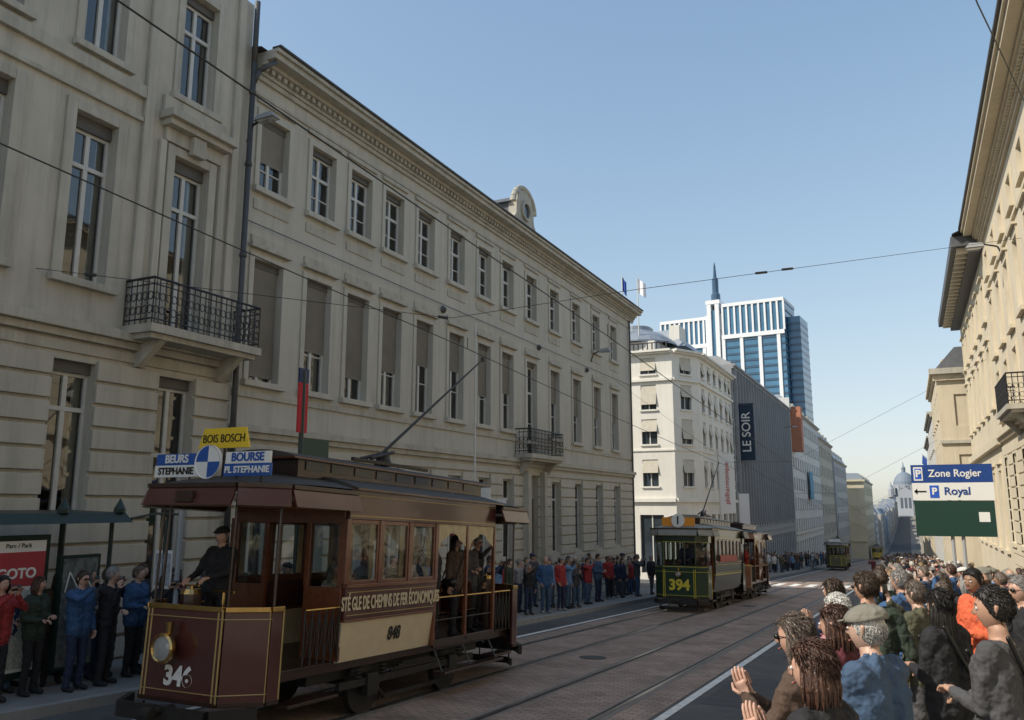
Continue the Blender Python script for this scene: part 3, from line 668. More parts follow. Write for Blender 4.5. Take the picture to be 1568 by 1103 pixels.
    def headfn(d):
        x,y,z=d; rx,ry,rz=.077,.096,.118
        if z<0:
            t=-z; x*=1-.30*t*t; 
            if y<0: y*=1-.45*t
            else: y*=1-.10*t
        X,Y_,Z=x*rx,y*ry,z*rz
        if y>.5 and abs(z+.02)<.2 : Y_-=.006*(1-abs(z+.02)/.2)*(1 if .15<abs(x)<.6 else .2)
        if y>.3 and .1<z<.3: Y_+=.004
        if z<-.75 and y>0: Y_+=.006
        return (X*sc,Y_*sc,Z*sc)
    hadd(*sph(headfn,28,20),0)
    hadd([(0,.088,.018),(-.013,.09,-.03),(.013,.09,-.03),(0,.117,-.026),(0,.095,-.042),(-.006,.09,.018),(.006,.09,.018)],[(5,1,3),(5,3,0),(0,3,6),(6,3,2),(1,4,3),(3,4,2)],0)
    for s in(-1,1):
        hadd(*capsule((s*.076*sc,-.008,-.022),(s*.083*sc,-.016,.018),.010,.013,7),0)
        if not glasses:
            hadd(*capsule((s*.029-.005,.082,.003),(s*.029+.005,.082,.003),.0095,.0095,8),6); hadd(*capsule((s*.029,.0885,.003),(s*.029,.089,.003),.005,.005,7),5)
        hadd(*capsule((s*.015,.091,.024),(s*.043,.084,.026),.004,.003,6),1)
    if glasses:
        for s in(-1,1): hadd(*capsule((s*.022,.094,.002),(s*.040,.088,.002),.016,.016,10),5); hadd(*capsule((s*.055,.082,.006),(s*.082,-.0,.006),.0022,.0022,5),5)
    hadd(*capsule((-.02,.086,-.064),(.02,.086,-.064),.0055,.0055,7),7)
    nr=[(rnd.uniform(-9,9),rnd.uniform(-9,9),rnd.uniform(-9,9),rnd.uniform(0,6)) for _ in range(7)]
    def nz(d): return sum(math.sin(a*d[0]*2+b*d[1]*2+c*d[2]*2+e) for a,b,c,e in nr)/7
    def hline(d):
        x,y,z=d
        if hair=='long': return -1.2 if y<.15 else .1+.75*(y-.15)
        if hair=='bob': return -.8 if y<.1 else .0+.8*(y-.1)
        if hair=='bald': return 9
        if y<-.25: return -.52
        if y<.25: return -.52+ (y+.25)*.75
        return -.145+ (y-.25)**.6*.92
    def hairfn(d):
        p=Vector(headfn(d)); x,y,z=d; line=hline(d)
        if hair=='bald':
            on=1 if (z<.42 and z>-.45 and y<.3) else 0; g_=1.05 if on else .94
        else:
            t=max(0,min(1,(z-line)/.12)); g_=.93+.19*t*(1 if hair in('short','grey') else 1.15)
            if cap: g_=min(g_,1.06)
        g_+= (.06 if hair in('long','bob') else .045)*nz(d) if g_>1 else 0
        return tuple(p*g_)
    hadd(*sph(hairfn,36,26),1)
    ns=620 if vox<.0125 else 130
    ll=.028 if hair in('short','grey','bald') else .06
    for i in range(ns):
        ok=False
        for _ in range(6):
            ph=math.acos(rnd.uniform(-.6,1)); th=rnd.uniform(0,6.283); d=(math.sin(ph)*math.cos(th),math.sin(ph)*math.sin(th),math.cos(ph))
            if hair=='bald': ok=d[2]<.4 and d[2]>-.42 and d[1]<.25
            else: ok=d[2]>hline(d)+.06
            if ok and cap and d[2]>.3: ok=False
            if ok: break
        if not ok: continue
        p=Vector(hairfn(d)); n_=Vector(d).normalized(); tn=Vector((d[0]*.4+rnd.uniform(-.5,.5),-.5+rnd.uniform(-.4,.3),-.8+rnd.uniform(-.3,.4))); tn=(tn-n_*tn.dot(n_)).normalized()
        L=ll*rnd.uniform(.6,1.4); hadd(*spike(p-n_*.004,p+tn*L*.5+n_*.004,p+tn*L+n_*rnd.uniform(-.004,.005),.0065 if vox>.0125 else .0034),1)
    if hair in('long','bob'):
        ln=.30 if hair=='long' else .12
        fine=vox<.0125; nl=110 if fine else 34; rr=.011 if fine else .021
        for i in range(nl):
            a=math.pi*(.93+1.14*(i%(nl//2 if fine else nl))/((nl//2 if fine else nl)-1)); r_=.076 if (not fine or i<nl//2) else .064; x0,y0=r_*math.cos(a),r_*1.05*math.sin(a)
            e=(x0*(1.1+.3*rnd.random()),y0*(1.0+.3*rnd.random())-.01,-.03-ln*(.7+.4*rnd.random()))
            hadd(*capsule((x0,y0,.04),(e[0]*1.02+rnd.uniform(-.004,.004),e[1],e[2]*.5),rr*1.1,rr,6),1); hadd(*capsule((e[0]*1.02,e[1],e[2]*.5),e,rr,rr*.25,6),1)
    if cap:
        def capfn(d):
            x,y,z=d; zz=max(z,.0); return (x*.098,y*.118-.0,.045+zz*.085-.02*y+.004*nz(d))
        hadd(*sph(capfn,28,14),8)
        hadd([( .07*math.cos(t),.085+.065*math.sin(t),.052-.018*math.sin(t)) for t in [math.pi*i/10 for i in range(11)]]+[( .07*math.cos(t),.085+.065*math.sin(t),.044-.018*math.sin(t)) for t in [math.pi*i/10 for i in range(11)]],[tuple(range(11)),tuple(reversed(range(11,22)))]+[(i,i+1,i+12,i+11) for i in range(10)],8)
    R_=Matrix.Rotation(math.radians(yaw),4,'Z')@Matrix.Rotation(math.radians(pitch),4,'X'); base=Vector((0,.022,1.635+dz))
    hv=[tuple(base+R_@Vector(p)) for p in HV]
    add(hv,HF,0); M[-len(HF):]=HM
    if bag:
        for a,b2,r in (((-.12,-.1,1.5),(.17,-.15,1.0),.014),((.17,.14,1.0),(-.1,.14,1.4),.014),((.22,-.05,.93),(.22,.08,.93),.085)): add(*capsule(a,b2,r,r,8),5)
    me=bpy.data.meshes.new(name); me.from_pydata(V,[],Fc)
    for i in range(9): me.materials.append(None)
    me.polygons.foreach_set('material_index',M); me.polygons.foreach_set('use_smooth',[True]*len(M)); me.update()
    bpy.data.meshes.remove(em)
    return me
def cl(name,c,r=.85): return mat(name,c,r,.18,7,.7,bscale=22,bd=.03)
SKINS=[mat('skin_%d'%i,c,.5,.06,20) for i,c in enumerate([(.50,.30,.22),(.44,.26,.18),(.52,.34,.26),(.28,.16,.10)])]
HAIRS={'brown':hairmat('hair_brown',(.05,.03,.018)),'black':hairmat('hair_black',(.014,.012,.011)),'grey':hairmat('hair_grey',(.24,.23,.22)),'white':hairmat('hair_white',(.55,.54,.51)),'blond':hairmat('hair_blond',(.26,.18,.09)),'auburn':hairmat('hair_auburn',(.07,.032,.02)),'grb':hairmat('hair_greybrown',(.13,.10,.08))}
CL={'black':cl('cloth_black',(.015,.015,.018)),'navy':cl('cloth_navy',(.02,.03,.07)),'blue':cl('cloth_blue',(.035,.09,.20)),'denim':cl('cloth_denim',(.05,.09,.16)),'grey':cl('cloth_grey',(.065,.065,.07)),'lgrey':cl('cloth_light_grey',(.28,.28,.28)),'white':cl('cloth_white',(.60,.59,.56)),'red':cl('cloth_red',(.30,.03,.03)),'green':cl('cloth_green',(.03,.045,.03)),'olive':cl('cloth_olive',(.08,.08,.05)),'beige':cl('cloth_beige',(.32,.27,.20)),'brown':cl('cloth_brown',(.08,.05,.035)),'orange':cl('cloth_orange',(.62,.12,.05)),'pink':cl('cloth_pink',(.45,.2,.22)),'sky':cl('cloth_skyblue',(.12,.22,.38)),'purple':cl('cloth_maroon',(.10,.02,.03)),'tweed':cl('cloth_tweed',(.20,.19,.16))}
BLK=mat('black_plastic',(.01,.01,.01),.3); EYE=mat('eye_white',(.6,.58,.55),.3); LIP=mat('lips',(.35,.13,.11),.5)
def person(name,me,x,y,z,face,top='black',bot='navy',hair='brown',skin=0,shoe='black',sc=1.,parent=None,capc='tweed'):
    o=bpy.data.objects.new(name,me); COL.objects.link(o); o.location=(x,y,z); o.rotation_euler=(0,0,math.radians(face-90)); o.scale=(sc,sc,sc)
    ms=[SKINS[skin],HAIRS[hair],CL[top],CL[bot],CL[shoe],BLK,EYE,LIP,CL[capc]]
    for i,m in enumerate(ms): o.material_slots[i].link='OBJECT'; o.material_slots[i].material=m
    if parent: o.parent=parent
    return o
tm=make_human
TPL={}
TPL['m']=[tm('m1','down','short',step=.3),tm('m2','phone','short',yaw=0),tm('m3','clap','grey',yaw=20),tm('m4','phone1','short',glasses=True),tm('m5','pocket','bald',jacket=True,yaw=-25),tm('m6','hold','grey',yaw=15,bulk=1.12),tm('m7','chin','short',jacket=False,yaw=30),tm('m8','pocket','short',yaw=40,cap=True)]
TPL['f']=[tm('f1','down','long',True,bag=True,step=.25),tm('f2','phone','bob',True),tm('f3','clap','long',True,yaw=-20,glasses=True),tm('f4','hold','bob',True,yaw=25),tm('f5','phone1','long',True,jacket=False)]
rp=random.Random(11)
def rnd_person(x,y,z,face,parent=None,sc=None,nm=None):
    fem=rp.random()<.42; me=rp.choice(TPL['f'] if fem else TPL['m'])
    return person(nm or ('woman' if fem else 'man'),me,x,y,z,face+rp.uniform(-30,30),rp.choice(['black','black','black','navy','navy','blue','grey','grey','green','olive','beige','brown','brown','red','white','lgrey','denim','purple','sky']),rp.choice(['navy','black','denim','grey','denim','beige']),rp.choice(['brown','brown','brown','black','grey','grey','white','blond','auburn','grb','grb']),rp.choice([0,0,1,2,2,3]),rp.choice(['black','brown','lgrey']),sc or (rp.uniform(.90,.97) if fem else rp.uniform(.97,1.06)),parent,capc=rp.choice(['black','tweed','navy','white']))
near=[
 ('man',dict(pose='clap',hair='grey',cap=True,vox=.011,yaw=10,bulk=1.08),-.24,4.9,150,'denim','navy','white',2,1.0),
 ('woman',dict(pose='clap',hair='bob',female=True,vox=.011,glasses=True,yaw=0),-.58,4.75,170,'brown','navy','grb',0,.97),
 ('woman',dict(pose='clap',hair='bob',female=True,vox=.011,yaw=10),-.40,3.8,155,'black','navy','auburn',0,.95),
 ('man',dict(pose='hold',hair='grey',vox=.012,yaw=15),-.52,6.7,150,'pink','navy','white',2,.98),
 ('man',dict(pose='pocket',hair='short',vox=.012,yaw=35,glasses=True),-.38,7.7,110,'green','navy','brown',1,1.06),
 ('woman',dict(pose='hold',hair='long',female=True,vox=.012,yaw=0,bag=True),.16,7.3,140,'black','black','black',1,1.0),
 ('man',dict(pose='hold',hair='short',vox=.011,jacket=False,yaw=25,bulk=1.1,bag=True),.42,5.8,150,'grey','black','black',1,1.05),
 ('man',dict(pose='hold',hair='short',vox=.012,yaw=15,jacket=True),.57,10.4,215,'orange','grey','black',3,1.06),
 ('man',dict(pose='chin',hair='grey',vox=.012,yaw=15,glasses=True),.9,9.3,190,'black','black','grey',0,1.04),
 ('woman',dict(pose='hold',hair='bob',female=True,vox=.012,yaw=10),-.46,5.65,150,'purple','navy','auburn',0,.97),
 ('man',dict(pose='phone1',hair='grey',vox=.012,yaw=0,glasses=True),.0,9.0,150,'olive','grey','grb',2,1.0),
 ('man',dict(pose='phone',hair='short',vox=.012),-.15,10.6,150,'blue','grey','grey',1,1.04),
 ('woman',dict(pose='clap',hair='long',female=True,vox=.012),-.72,8.8,150,'navy','grey','brown',0,1.0),
 ('man',dict(pose='pocket',hair='short',vox=.012,yaw=20,bag=True),.95,7.6,150,'black','navy','black',1,1.02),
]
for i,(nm,kw,x,y,f,top,bot,hair,sk,sc) in enumerate(near):
    person(nm,make_human('near%d'%i,**kw),x,y,swz(y),f,top,bot,hair,sk,'black',sc)
used=[(q[2],q[3]) for q in near]
cnt=0
for k in range(900):
    y=11+rp.random()**1.3*19; x=rp.uniform(-.85,2.9)
    if all((x-a)**2+(y-b)**2>.30 for a,b in used) and cnt<78:
        used.append((x,y)); cnt+=1; rnd_person(x,y,swz(y),150)
cr=empty('crowd_of_spectators'); cnt=0
for k in range(2500):
    y=30+rp.random()**1.2*110; x=rp.uniform(-.9 if y<58 else -.8,3.0 if y<57 else 1.5)
    if all((x-a)**2+(y-b)**2>.4 for a,b in used) and cnt<170:
        used.append((x,y)); cnt+=1; rnd_person(x,y,swz(y),150,cr,nm='spectator')
for k in range(70):
    y=rp.uniform(66,200); x=rp.uniform(-3.0,-1.2); rnd_person(x,y,zg(y),150,cr,nm='spectator')
L=[('man',TPL['m'][3],-11.3,8.75,5,'blue','navy','brown',0,.97),('man',TPL['m'][6],-11.35,9.3,20,'black','black','grey',2,1.0),('woman',TPL['f'][0],-12.0,8.9,-30,'brown','black','auburn',0,.95),('woman',TPL['f'][3],-11.9,8.05,0,'navy','denim','brown',0,.9),('woman',TPL['f'][1],-11.35,7.55,0,'red','black','black',0,.95),('man',TPL['m'][0],-12.7,9.6,180,'navy','black','black',1,1.0),('woman',TPL['f'][2],-11.3,10.5,-20,'purple','black','auburn',0,.98),
 ('man',TPL['m'][1],-12.0,9.75,0,'navy','denim','grey',0,.97),('man',TPL['m'][5],-11.7,10.1,10,'blue','black','grb',2,.99),('woman',TPL['f'][4],-12.3,8.4,20,'black','denim','brown',1,.93),('man',TPL['m'][7],-11.3,11.2,10,'black','black','grey',1,.99),
 ('woman',TPL['f'][3],-11.5,8.2,10,'green','black','auburn',0,.93),('man',TPL['m'][5],-11.9,9.35,-10,'grey','navy','black',1,.98),('woman',TPL['f'][1],-10.95,10.0,-15,'black','denim','brown',0,.95),('man',TPL['m'][0],-12.2,10.6,15,'black','navy','brown',0,1.0),('woman',TPL['f'][0],-11.8,11.0,0,'red','black','black',0,.96)]
for (nm,me,x,y,f,top,bot,hair,sk,sc) in L: person(nm,me,x,y,lwz(y),f,top,bot,hair,sk,'black',sc)
used=[]
for k in range(600):
    y=rp.uniform(11.8,39.5); x=rp.uniform(-12.5,-11.0)
    if (y<24 and len([1 for a in used if a[1]<24])>14): continue
    if all((x-a)**2+(y-b)**2>.3 for a,b in used) and len(used)<50: used.append((x,y)); rnd_person(x,y,lwz(y),-25)
cr2=empty('crowd_of_spectators'); used=[]
for k in range(900):
    y=rp.uniform(60,170); x=rp.uniform(-13.0,-10.9)
    if all((x-a)**2+(y-b)**2>.4 for a,b in used) and len(used)<95: used.append((x,y)); rnd_person(x,y,lwz(y),-30,cr2,nm='spectator')
# ------------------------------------------------------------ trams
BR=mat('tram_maroon',(.075,.022,.018),.28,.12,4,coat=.7); BRW=mat('tram_varnished_wood',(.15,.05,.022),.3,.3,12,coat=.6); BRD=mat('tram_dark_brown',(.035,.017,.012),.35,.1,5,coat=.4)
CREAM=mat('tram_cream',(.62,.53,.36),.35,.06,5,coat=.3); GOLD=mat('gold_lining',(.42,.31,.13),.4,metal=.3); BRASS=mat('brass',(.50,.34,.13),.25,.1,9,metal=1)
ROOF=mat('tram_roof_canvas',(.05,.045,.04),.6,.2,3); TRK=mat('tram_truck_iron',(.018,.017,.016),.5,.3,6); GRN=mat('tram_green',(.010,.036,.018),.3,.1,5,coat=.6); YEL=mat('tram_yellow',(.66,.55,.05),.4); 
CURTN=mat('tram_curtain',(.55,.46,.30),.9,.12,6); LAMP=mat('headlamp_lens',(.30,.31,.30),.06,coat=1); SBL=mat('sign_blue',(.02,.09,.35),.4); SWH=mat('sign_white',(.75,.75,.72),.4); SYE=mat('sign_yellow',(.75,.52,.03),.45); SBK=mat('sign_black',(.015,.015,.015),.4); SOR=mat('sign_orange',(.75,.28,.02),.4)
RFC=mat('roof_pale',(.24,.235,.21),.6,.15,3); YEL3=mat('tram_primrose',(.55,.42,.07),.4,.08,5,coat=.4)
def tram(name,X,Y,L,body,low,lining,closed,glazed,boardtext,numtext,frontnum,passeng=0,pole=True,roofc=None,hw=1.04,pl=1.5):
    ang=-math.atan(.046); T=empty(name,(X,Y,zg(Y)),(ang,0,0)); roofc=roofc or ROOF
    b=MB();g_=MB();r=MB();k=MB();m=MB()
    def panel(mb,pts,z0,z1,mt,th=.04,flare=0):
        for p,q in zip(pts,pts[1:]):
            p=Vector(p);q=Vector(q);d=(q-p).normalized();nn=Vector((d.y,-d.x))
            a0,a1=p,q; o0,o1=p+nn*th,q+nn*th; f0,f1=p+nn*(th+flare),q+nn*(th+flare); g0,g1=p+nn*flare,q+nn*flare
            mb.hexa([(a0.x,a0.y,z1),(o0.x,o0.y,z1),(o1.x,o1.y,z1),(a1.x,a1.y,z1),(g0.x,g0.y,z0),(f0.x,f0.y,z0),(f1.x,f1.y,z0),(g1.x,g1.y,z0)],mt)
    b.box(-.86,.86,.3,L-.3,.66,.774,BRD); b.box(-.7,.7,1.5,L-1.5,.5,.66,TRK)
    for e in (0,1):
        pe=pl if e==0 else 1.5
        fy=lambda y:(y if e==0 else L-y)
        def W(p): return [(x if e==0 else -x,fy(y)) for x,y in p]
        ret=.62 if not glazed else .95
        base=[(-hw+.08,ret),(-hw+.08,.42),(-.6,.06),(.6,.06),(hw-.08,.42),(hw-.08,ret)]
        panel(b,W(base),.5,1.52,body); panel(b,W(base),1.52,1.58,BRASS if not glazed else body,.055)
        panel(m,W([(x*1.01,y-.01) for x,y in base]),.47,.52,BRD,.05)
        for (x,y) in ((-hw+.06,.40),(-.6,.02),(.6,.02),(hw-.06,.40),(-.54,.02),(.54,.02),(hw-.04,ret)):
            xx,yy=W([(x,y)])[0]; m.tube((xx,yy,.5),(xx,yy,1.55),.012,.012,lining,6)
        for zz in (.6,1.44):
            pts=[(x,y,zz) for x,y in W([(-hw+.05,ret-.04),(-hw+.05,.39),(-.61,.012),(.61,.012),(hw-.05,.39),(hw-.05,ret-.04)])]; m.path(pts,.007,lining,5)
        for x,y in ((-hw+.1,.5),(hw-.1,.5)):
            xx,yy=W([(x,y)])[0]; m.tube((xx,yy,1.5),(xx,yy,2.85),.018,.018,BRD if not glazed else body,8)
        for x in (-.6,.6):
            xx,yy=W([(x,.09)])[0]; m.tube((xx,yy,1.5),(xx,yy,2.85),.014 if not glazed else .04,.014 if not glazed else .04,BRD if not glazed else body,6)
        if glazed:
            gp=W([(-hw+.08,.95),(-hw+.08,.46),(-.6,.1),(.6,.1),(hw-.08,.46),(hw-.08,.95)])
            for p,q in zip(gp,gp[1:]): g_.q([(p[0],p[1],1.6),(q[0],q[1],1.6),(q[0],q[1],2.55),(p[0],p[1],2.55)],GLT)
            panel(b,gp,2.5,2.85,body,.05); panel(b,gp,1.56,1.66,body,.05)
            for x in (-.2,.2): xx,yy=W([(x,.08)])[0]; m.tube((xx,yy,1.6),(xx,yy,2.6),.025,.025,body,6)
            for zz in (1.62,2.52): m.path([(x*1.02,y-(.045 if e==0 else -.045),zz) for x,y in gp],.012,lining,5)
        cf=W([(-hw-.1,pe),(-hw-.1,.42),(-.72,-.05),(.72,-.05),(hw+.1,.42),(hw+.1,pe)])
        panel(r,cf,2.76,2.98,body if not glazed else RFC,.03,.08); panel(r,cf,2.98,3.03,BRD,.05); panel(r,cf,2.742,2.757,BRASS if not glazed else lining,.02,.1)
        n=10
        prev=None
        for i in range(n+1):
            u=i/n; y=-.02+u*(pe+.05); half=(hw+.1)*min(1,.62+ .9*u*pe/1.5); pr=[]
            for j in range(9):
                t=-1+2*j/8; pr.append((t*half,fy(y),3.02+.22*math.sqrt(max(0,min(1,u*1.6)))*(1-t*t*.85)))
            if prev:
                for j in range(8): r.q([prev[j],prev[j+1],pr[j+1],pr[j]],roofc)
            prev=pr
        r.q([(cf[i][0],cf[i][1],2.9) for i in range(6)],CREAM)
        bp=W([(-.98,.28),(-.68,-.16),(.68,-.16),(.98,.28)]); panel(k,bp,.30,.47,TRK,.07); panel(k,W([(-.8,.25),(-.6,.0),(.6,.0),(.8,.25)]),.08,.2,TRK,.03)
        for x in (-.75,-.4,0,.4,.75): xx,yy=W([(x,.0 if abs(x)<.6 else .22)])[0]; k.tube((xx,yy,.1),(xx,yy,.4),.015,.015,TRK,5)
        k.tube(W([(0,-.02)])[0]+(.42,),W([(0,-.38)])[0]+(.42,),.05,.05,TRK,8); k.tube(W([(-.07,-.38)])[0]+(.42,),W([(.07,-.38)])[0]+(.42,),.07,.07,TRK,10)
        hx,hy=W([(-.12 if not glazed else 0,.0)])[0]; sg=-1 if e==0 else 1; hz_=1.09 if not glazed else 1.36; R_=.175 if not glazed else .11
        m.lathe((hx,hy,hz_),[(0,0),(.06,0),(R_*.8,sg*.07),(R_,sg*.13),(R_,sg*.17),(R_*.82,sg*.175)],BRASS,24,'y'); m.lathe((hx,hy+sg*.165,hz_),[(0,sg*.03),(R_*.5,sg*.02),(R_*.83,0)],LAMP,24,'y')
        m.lathe((hx,hy+sg*.172,hz_),[(R_*.78,0),(R_*.86,sg*.018),(R_*1.0,0)],BRASS,24,'y')
        m.tube((hx,hy+sg*.08,hz_+R_*.8),(hx,hy+sg*.08,hz_+R_+.12),.035,.05,BRASS,10)
        for s_ in (-1,1):
            b.box(s_*(hw-.25) if s_>0 else -hw-.02,hw+.02 if s_>0 else -(hw-.25),min(fy(.75),fy(pe-.05)),max(fy(.75),fy(pe-.05)),.38,.42,BRD)
            if not glazed:
                y0,y1=sorted((fy(pe-.75),fy(pe-.04))); xs=s_*(hw-.05)
                for i in range(6): yy=y0+(y1-y0)*i/5; m.tube((xs,yy,.8),(xs,yy,1.5),.012,.012,TRK,5)
                for i in range(5):
                    ya=y0+(y1-y0)*i/5; yb=y0+(y1-y0)*(i+1)/5
                    m.tube((xs,ya,.85),(xs,yb,1.45),.009,.009,TRK,4); m.tube((xs,yb,.85),(xs,ya,1.45),.009,.009,TRK,4)
                m.tube((xs,y0,1.5),(xs,y1,1.5),.016,.016,BRASS,6)
        cx,cy=W([(-.3,.38)])[0]; m.tube((cx,cy,.78),(cx,cy,1.68),.13,.13,BRD,14); m.tube((cx,cy,1.68),(cx,cy,1.74),.14,.11,BRASS,14); m.tube((cx-.12,cy,1.78),(cx+.12,cy,1.78),.014,.014,BRASS,6); m.tube((cx,cy,1.74),(cx,cy,1.78),.02,.02,BRASS,6)
        cx,cy=W([(.28,.34)])[0]; m.tube((cx,cy,.78),(cx,cy,1.72),.02,.02,BRASS,8); m.tube((cx-.16,cy,1.73),(cx+.16,cy,1.73),.016,.016,BRASS,6)
    c0,c1=closed; y0,y1=pl,L-1.5
    for s in (-1,1):
        xs=s*hw
        def sp(mb,ya,yb,z0,z1,mt,t=.05,inn0=0,inn1=0):
            xo0,xo1=s*(hw-inn0),s*(hw-inn1); mb.hexa([(xo0,ya,z0),(xo0,yb,z0),(xo0-s*t,yb,z0),(xo0-s*t,ya,z0),(xo1,ya,z1),(xo1,yb,z1),(xo1-s*t,yb,z1),(xo1-s*t,ya,z1)],mt)
        sp(b,c0,c1,.78,1.3,low,.05,.09,.015); sp(b,c0,c1,1.3,1.33,BRW if not glazed else lining,.07,-.01,-.01); sp(b,c0,c1,1.33,1.74,body,.05,.005,0)
        sp(b,c0,c1,1.74,1.79,BRW,.09,-.025,-.025); sp(b,y0,y1,2.66,3.08,body,.05); sp(m,y0,y1,2.70,2.715,lining,.01,-.006,-.006); sp(m,y0,y1,2.98,2.992,lining,.01,-.006,-.006)
        sp(m,c0+.04,c1-.04,1.38,1.39,lining,.01,-.006,-.006); sp(m,c0+.04,c1-.04,1.68,1.69,lining,.01,-.006,-.006)
        nw=max(1,int(round((c1-c0)/.8)))
        for i in range(nw+1):
            yy=c0+(c1-c0)*i/nw; sp(b,yy-.045,yy+.045,1.79,2.66,BRW if not glazed else body,.07,-.004,-.004)
            if i<nw:
                yb=c0+(c1-c0)*(i+1)/nw
                sp(b,yy+.045,yy+.085,1.79,2.66,BRW,.03,.012,.012); sp(b,yb-.085,yb-.045,1.79,2.66,BRW,.03,.012,.012); sp(b,yy+.085,yb-.085,2.60,2.66,BRW,.03,.012,.012); sp(b,yy+.085,yb-.085,1.79,1.84,BRW,.03,.012,.012)
                g_.q([(s*(hw-.035),yy+.08,1.8),(s*(hw-.035),yb-.08,1.8),(s*(hw-.035),yb-.08,2.62),(s*(hw-.035),yy+.08,2.62)],GLT)
                sp(m,yy+.09,yy+.2,1.85,2.6,CURTN,.01,.07,.07); sp(m,yb-.2,yb-.09,1.85,2.6,CURTN,.01,.07,.07)
        for (ya,yb) in ((y0,c0),(c1,y1)):
            if yb-ya<.5: continue
            n=max(1,int(round((yb-ya)/.85)))
            for i in range(n+1):
                yy=ya+(yb-ya)*i/n; sp(b,yy-.03,yy+.03,.78,2.66,BRW,.06)
                if i<n:
                    w_=(yb-ya)/n
                    K=12
                    for j in range(K):
                        ta=j/K; tb=(j+1)/K; da=.16+.3*abs(2*ta-1)**1.6; db=.16+.3*abs(2*tb-1)**1.6
                        wa=.025*math.sin(j*1.9); wb=.025*math.sin((j+1)*1.9)
                        m.q([(s*(hw-.02),yy+ta*w_,2.68),(s*(hw-.02),yy+tb*w_,2.68),(s*(hw-.02)+wb,yy+tb*w_,2.68-db),(s*(hw-.02)+wa,yy+ta*w_,2.68-da)],CURTN)
            m.tube((xs*.97,ya,1.5),(xs*.97,yb,1.5),.016,.016,BRASS,6); m.tube((xs*.97,ya,1.15),(xs*.97,yb,1.15),.012,.012,TRK,6)
            sp(b,ya,yb,.74,.86,BRD,.05,.0,.0)
            b.box(min(s*hw,s*(hw+.22)),max(s*hw,s*(hw+.22)),ya,yb,.36,.40,BRD)
            for yy in (ya+.1,(ya+yb)/2,yb-.1): k.tube((s*(hw+.12),yy,.38),(s*(hw-.05),yy,.7),.015,.015,TRK,5)
            nb=max(1,int((yb-ya)/.85))
            for i in range(nb): 
                yy=ya+(i+.5)*(yb-ya)/nb; b.box(-.85,.85,yy-.2,yy+.2,1.18,1.23,BRW); b.box(-.85,.85,yy-.03,yy+.01,1.23,1.7,BRW)
    for yy in sorted(set([c0,c1])):
        b.box(-hw+.06,-.35,yy-.03,yy+.03,.81,1.75,BRW); b.box(.35,hw-.06,yy-.03,yy+.03,.81,1.75,BRW); b.box(-hw+.06,hw-.06,yy-.032,yy+.032,2.6,2.945,BRW)
        for x in (-hw+.1,-.38,.38,hw-.1): b.box(x-.04,x+.04,yy-.035,yy+.035,1.75,2.6,BRW)
        g_.q([(-hw+.1,yy,1.77),(-.4,yy,1.77),(-.4,yy,2.6),(-hw+.1,yy,2.6)],GLT); g_.q([(.4,yy,1.77),(hw-.1,yy,1.77),(hw-.1,yy,2.6),(.4,yy,2.6)],GLT)
    b.box(-.9,.9,.4,L-.4,.776,.80,BRD)
    n=12
    def arc(y,half,z0,h): return [(-half+2*half*j/n,y,z0+h*(1-abs(-1+2*j/n)**2.2)) for j in range(n+1)]
    A_,B_=arc(pl-.02,hw+.14,3.08,.2),arc(L-1.48,hw+.14,3.08,.2)
    for j in range(n): r.q([A_[j],A_[j+1],B_[j+1],B_[j]],roofc)
    r.q(A_,roofc); r.q(B_,roofc)
    for s in(-1,1): r.box(min(s*(hw+.002),s*(hw+.15)),max(s*(hw+.002),s*(hw+.15)),pl-.05,L-1.45,3.055,3.078,BR if not glazed else RFC)
    r.box(-hw+.06,hw-.06,pl,L-1.5,2.95,2.97,CREAM)
    ya,yb=1.0,L-1.0
    r.box(-.56,.56,ya+.2,yb-.2,3.2,3.43,BRD)
    nl=int((yb-ya)/.6)
    for i in range(nl):
        yy=ya+.35+i*(yb-ya-.7)/nl
        for s in(-1,1): r.box(min(s*.561,s*.575),max(s*.561,s*.575),yy,yy+.42,3.3,3.42,DG)
    A_,B_=arc(ya,.66,3.46,.1),arc(yb,.66,3.46,.1)
    for j in range(n): r.q([A_[j],A_[j+1],B_[j+1],B_[j]],roofc)
    r.q(A_,roofc); r.q(B_,roofc); r.box(-.66,.66,ya+.003,yb-.003,3.432,3.458,BR if not glazed else RFC)
    if pole:
        yb_=L*.52 if L>5 else L/2
        for s in(-1,1): k.box(s*.25-.03,s*.25+.03,yb_-1.2,yb_+1.0,3.58,3.63,TRK)
        k.tube((0,yb_,3.6),(0,yb_,3.78),.16,.1,TRK,12); 
        for s in (-1,1): k.tube((s*.1,yb_-.5,3.68),(s*.06,yb_+.2,3.85),.03,.03,TRK,8)
        tip=(0,yb_+3.5,6.17); k.tube((0,yb_-.15,3.74),tip,.03,.016,TRK,8); k.lathe((0,tip[1],tip[2]),[(.0,-.02),(.06,-.02),(.04,0),(.06,.02),(0,.02)],TRK,12,'x')
    for yy in (L/2-1.15,L/2+1.15):
        for s in (-1,1):
            k.lathe((s*.7175,yy,.39),[(.1,-.05),(.1,.03),(.3,.02),(.31,-.05),(.40,-.05),(.40,.05),(.31,.05),(.1,.06),(0,.06)],TRK,24,'x')
            for q in range(6):
                a=q*math.pi/3; k.tube((s*.72,yy,.39),(s*.72,yy+.32*math.cos(a),.39+.32*math.sin(a)),.03,.02,TRK,5)
            k.box(s*.86-.06,s*.86+.06,yy-.13,yy+.13,.25,.55,TRK)
            for d in(-.3,.3): 
                for z in range(4): k.tube((s*.86,yy+d,.47+z*.05),(s*.86,yy+d,.49+z*.05),.06,.06,TRK,10)
        k.tube((-.72,yy,.39),(.72,yy,.39),.05,.05,TRK,8)
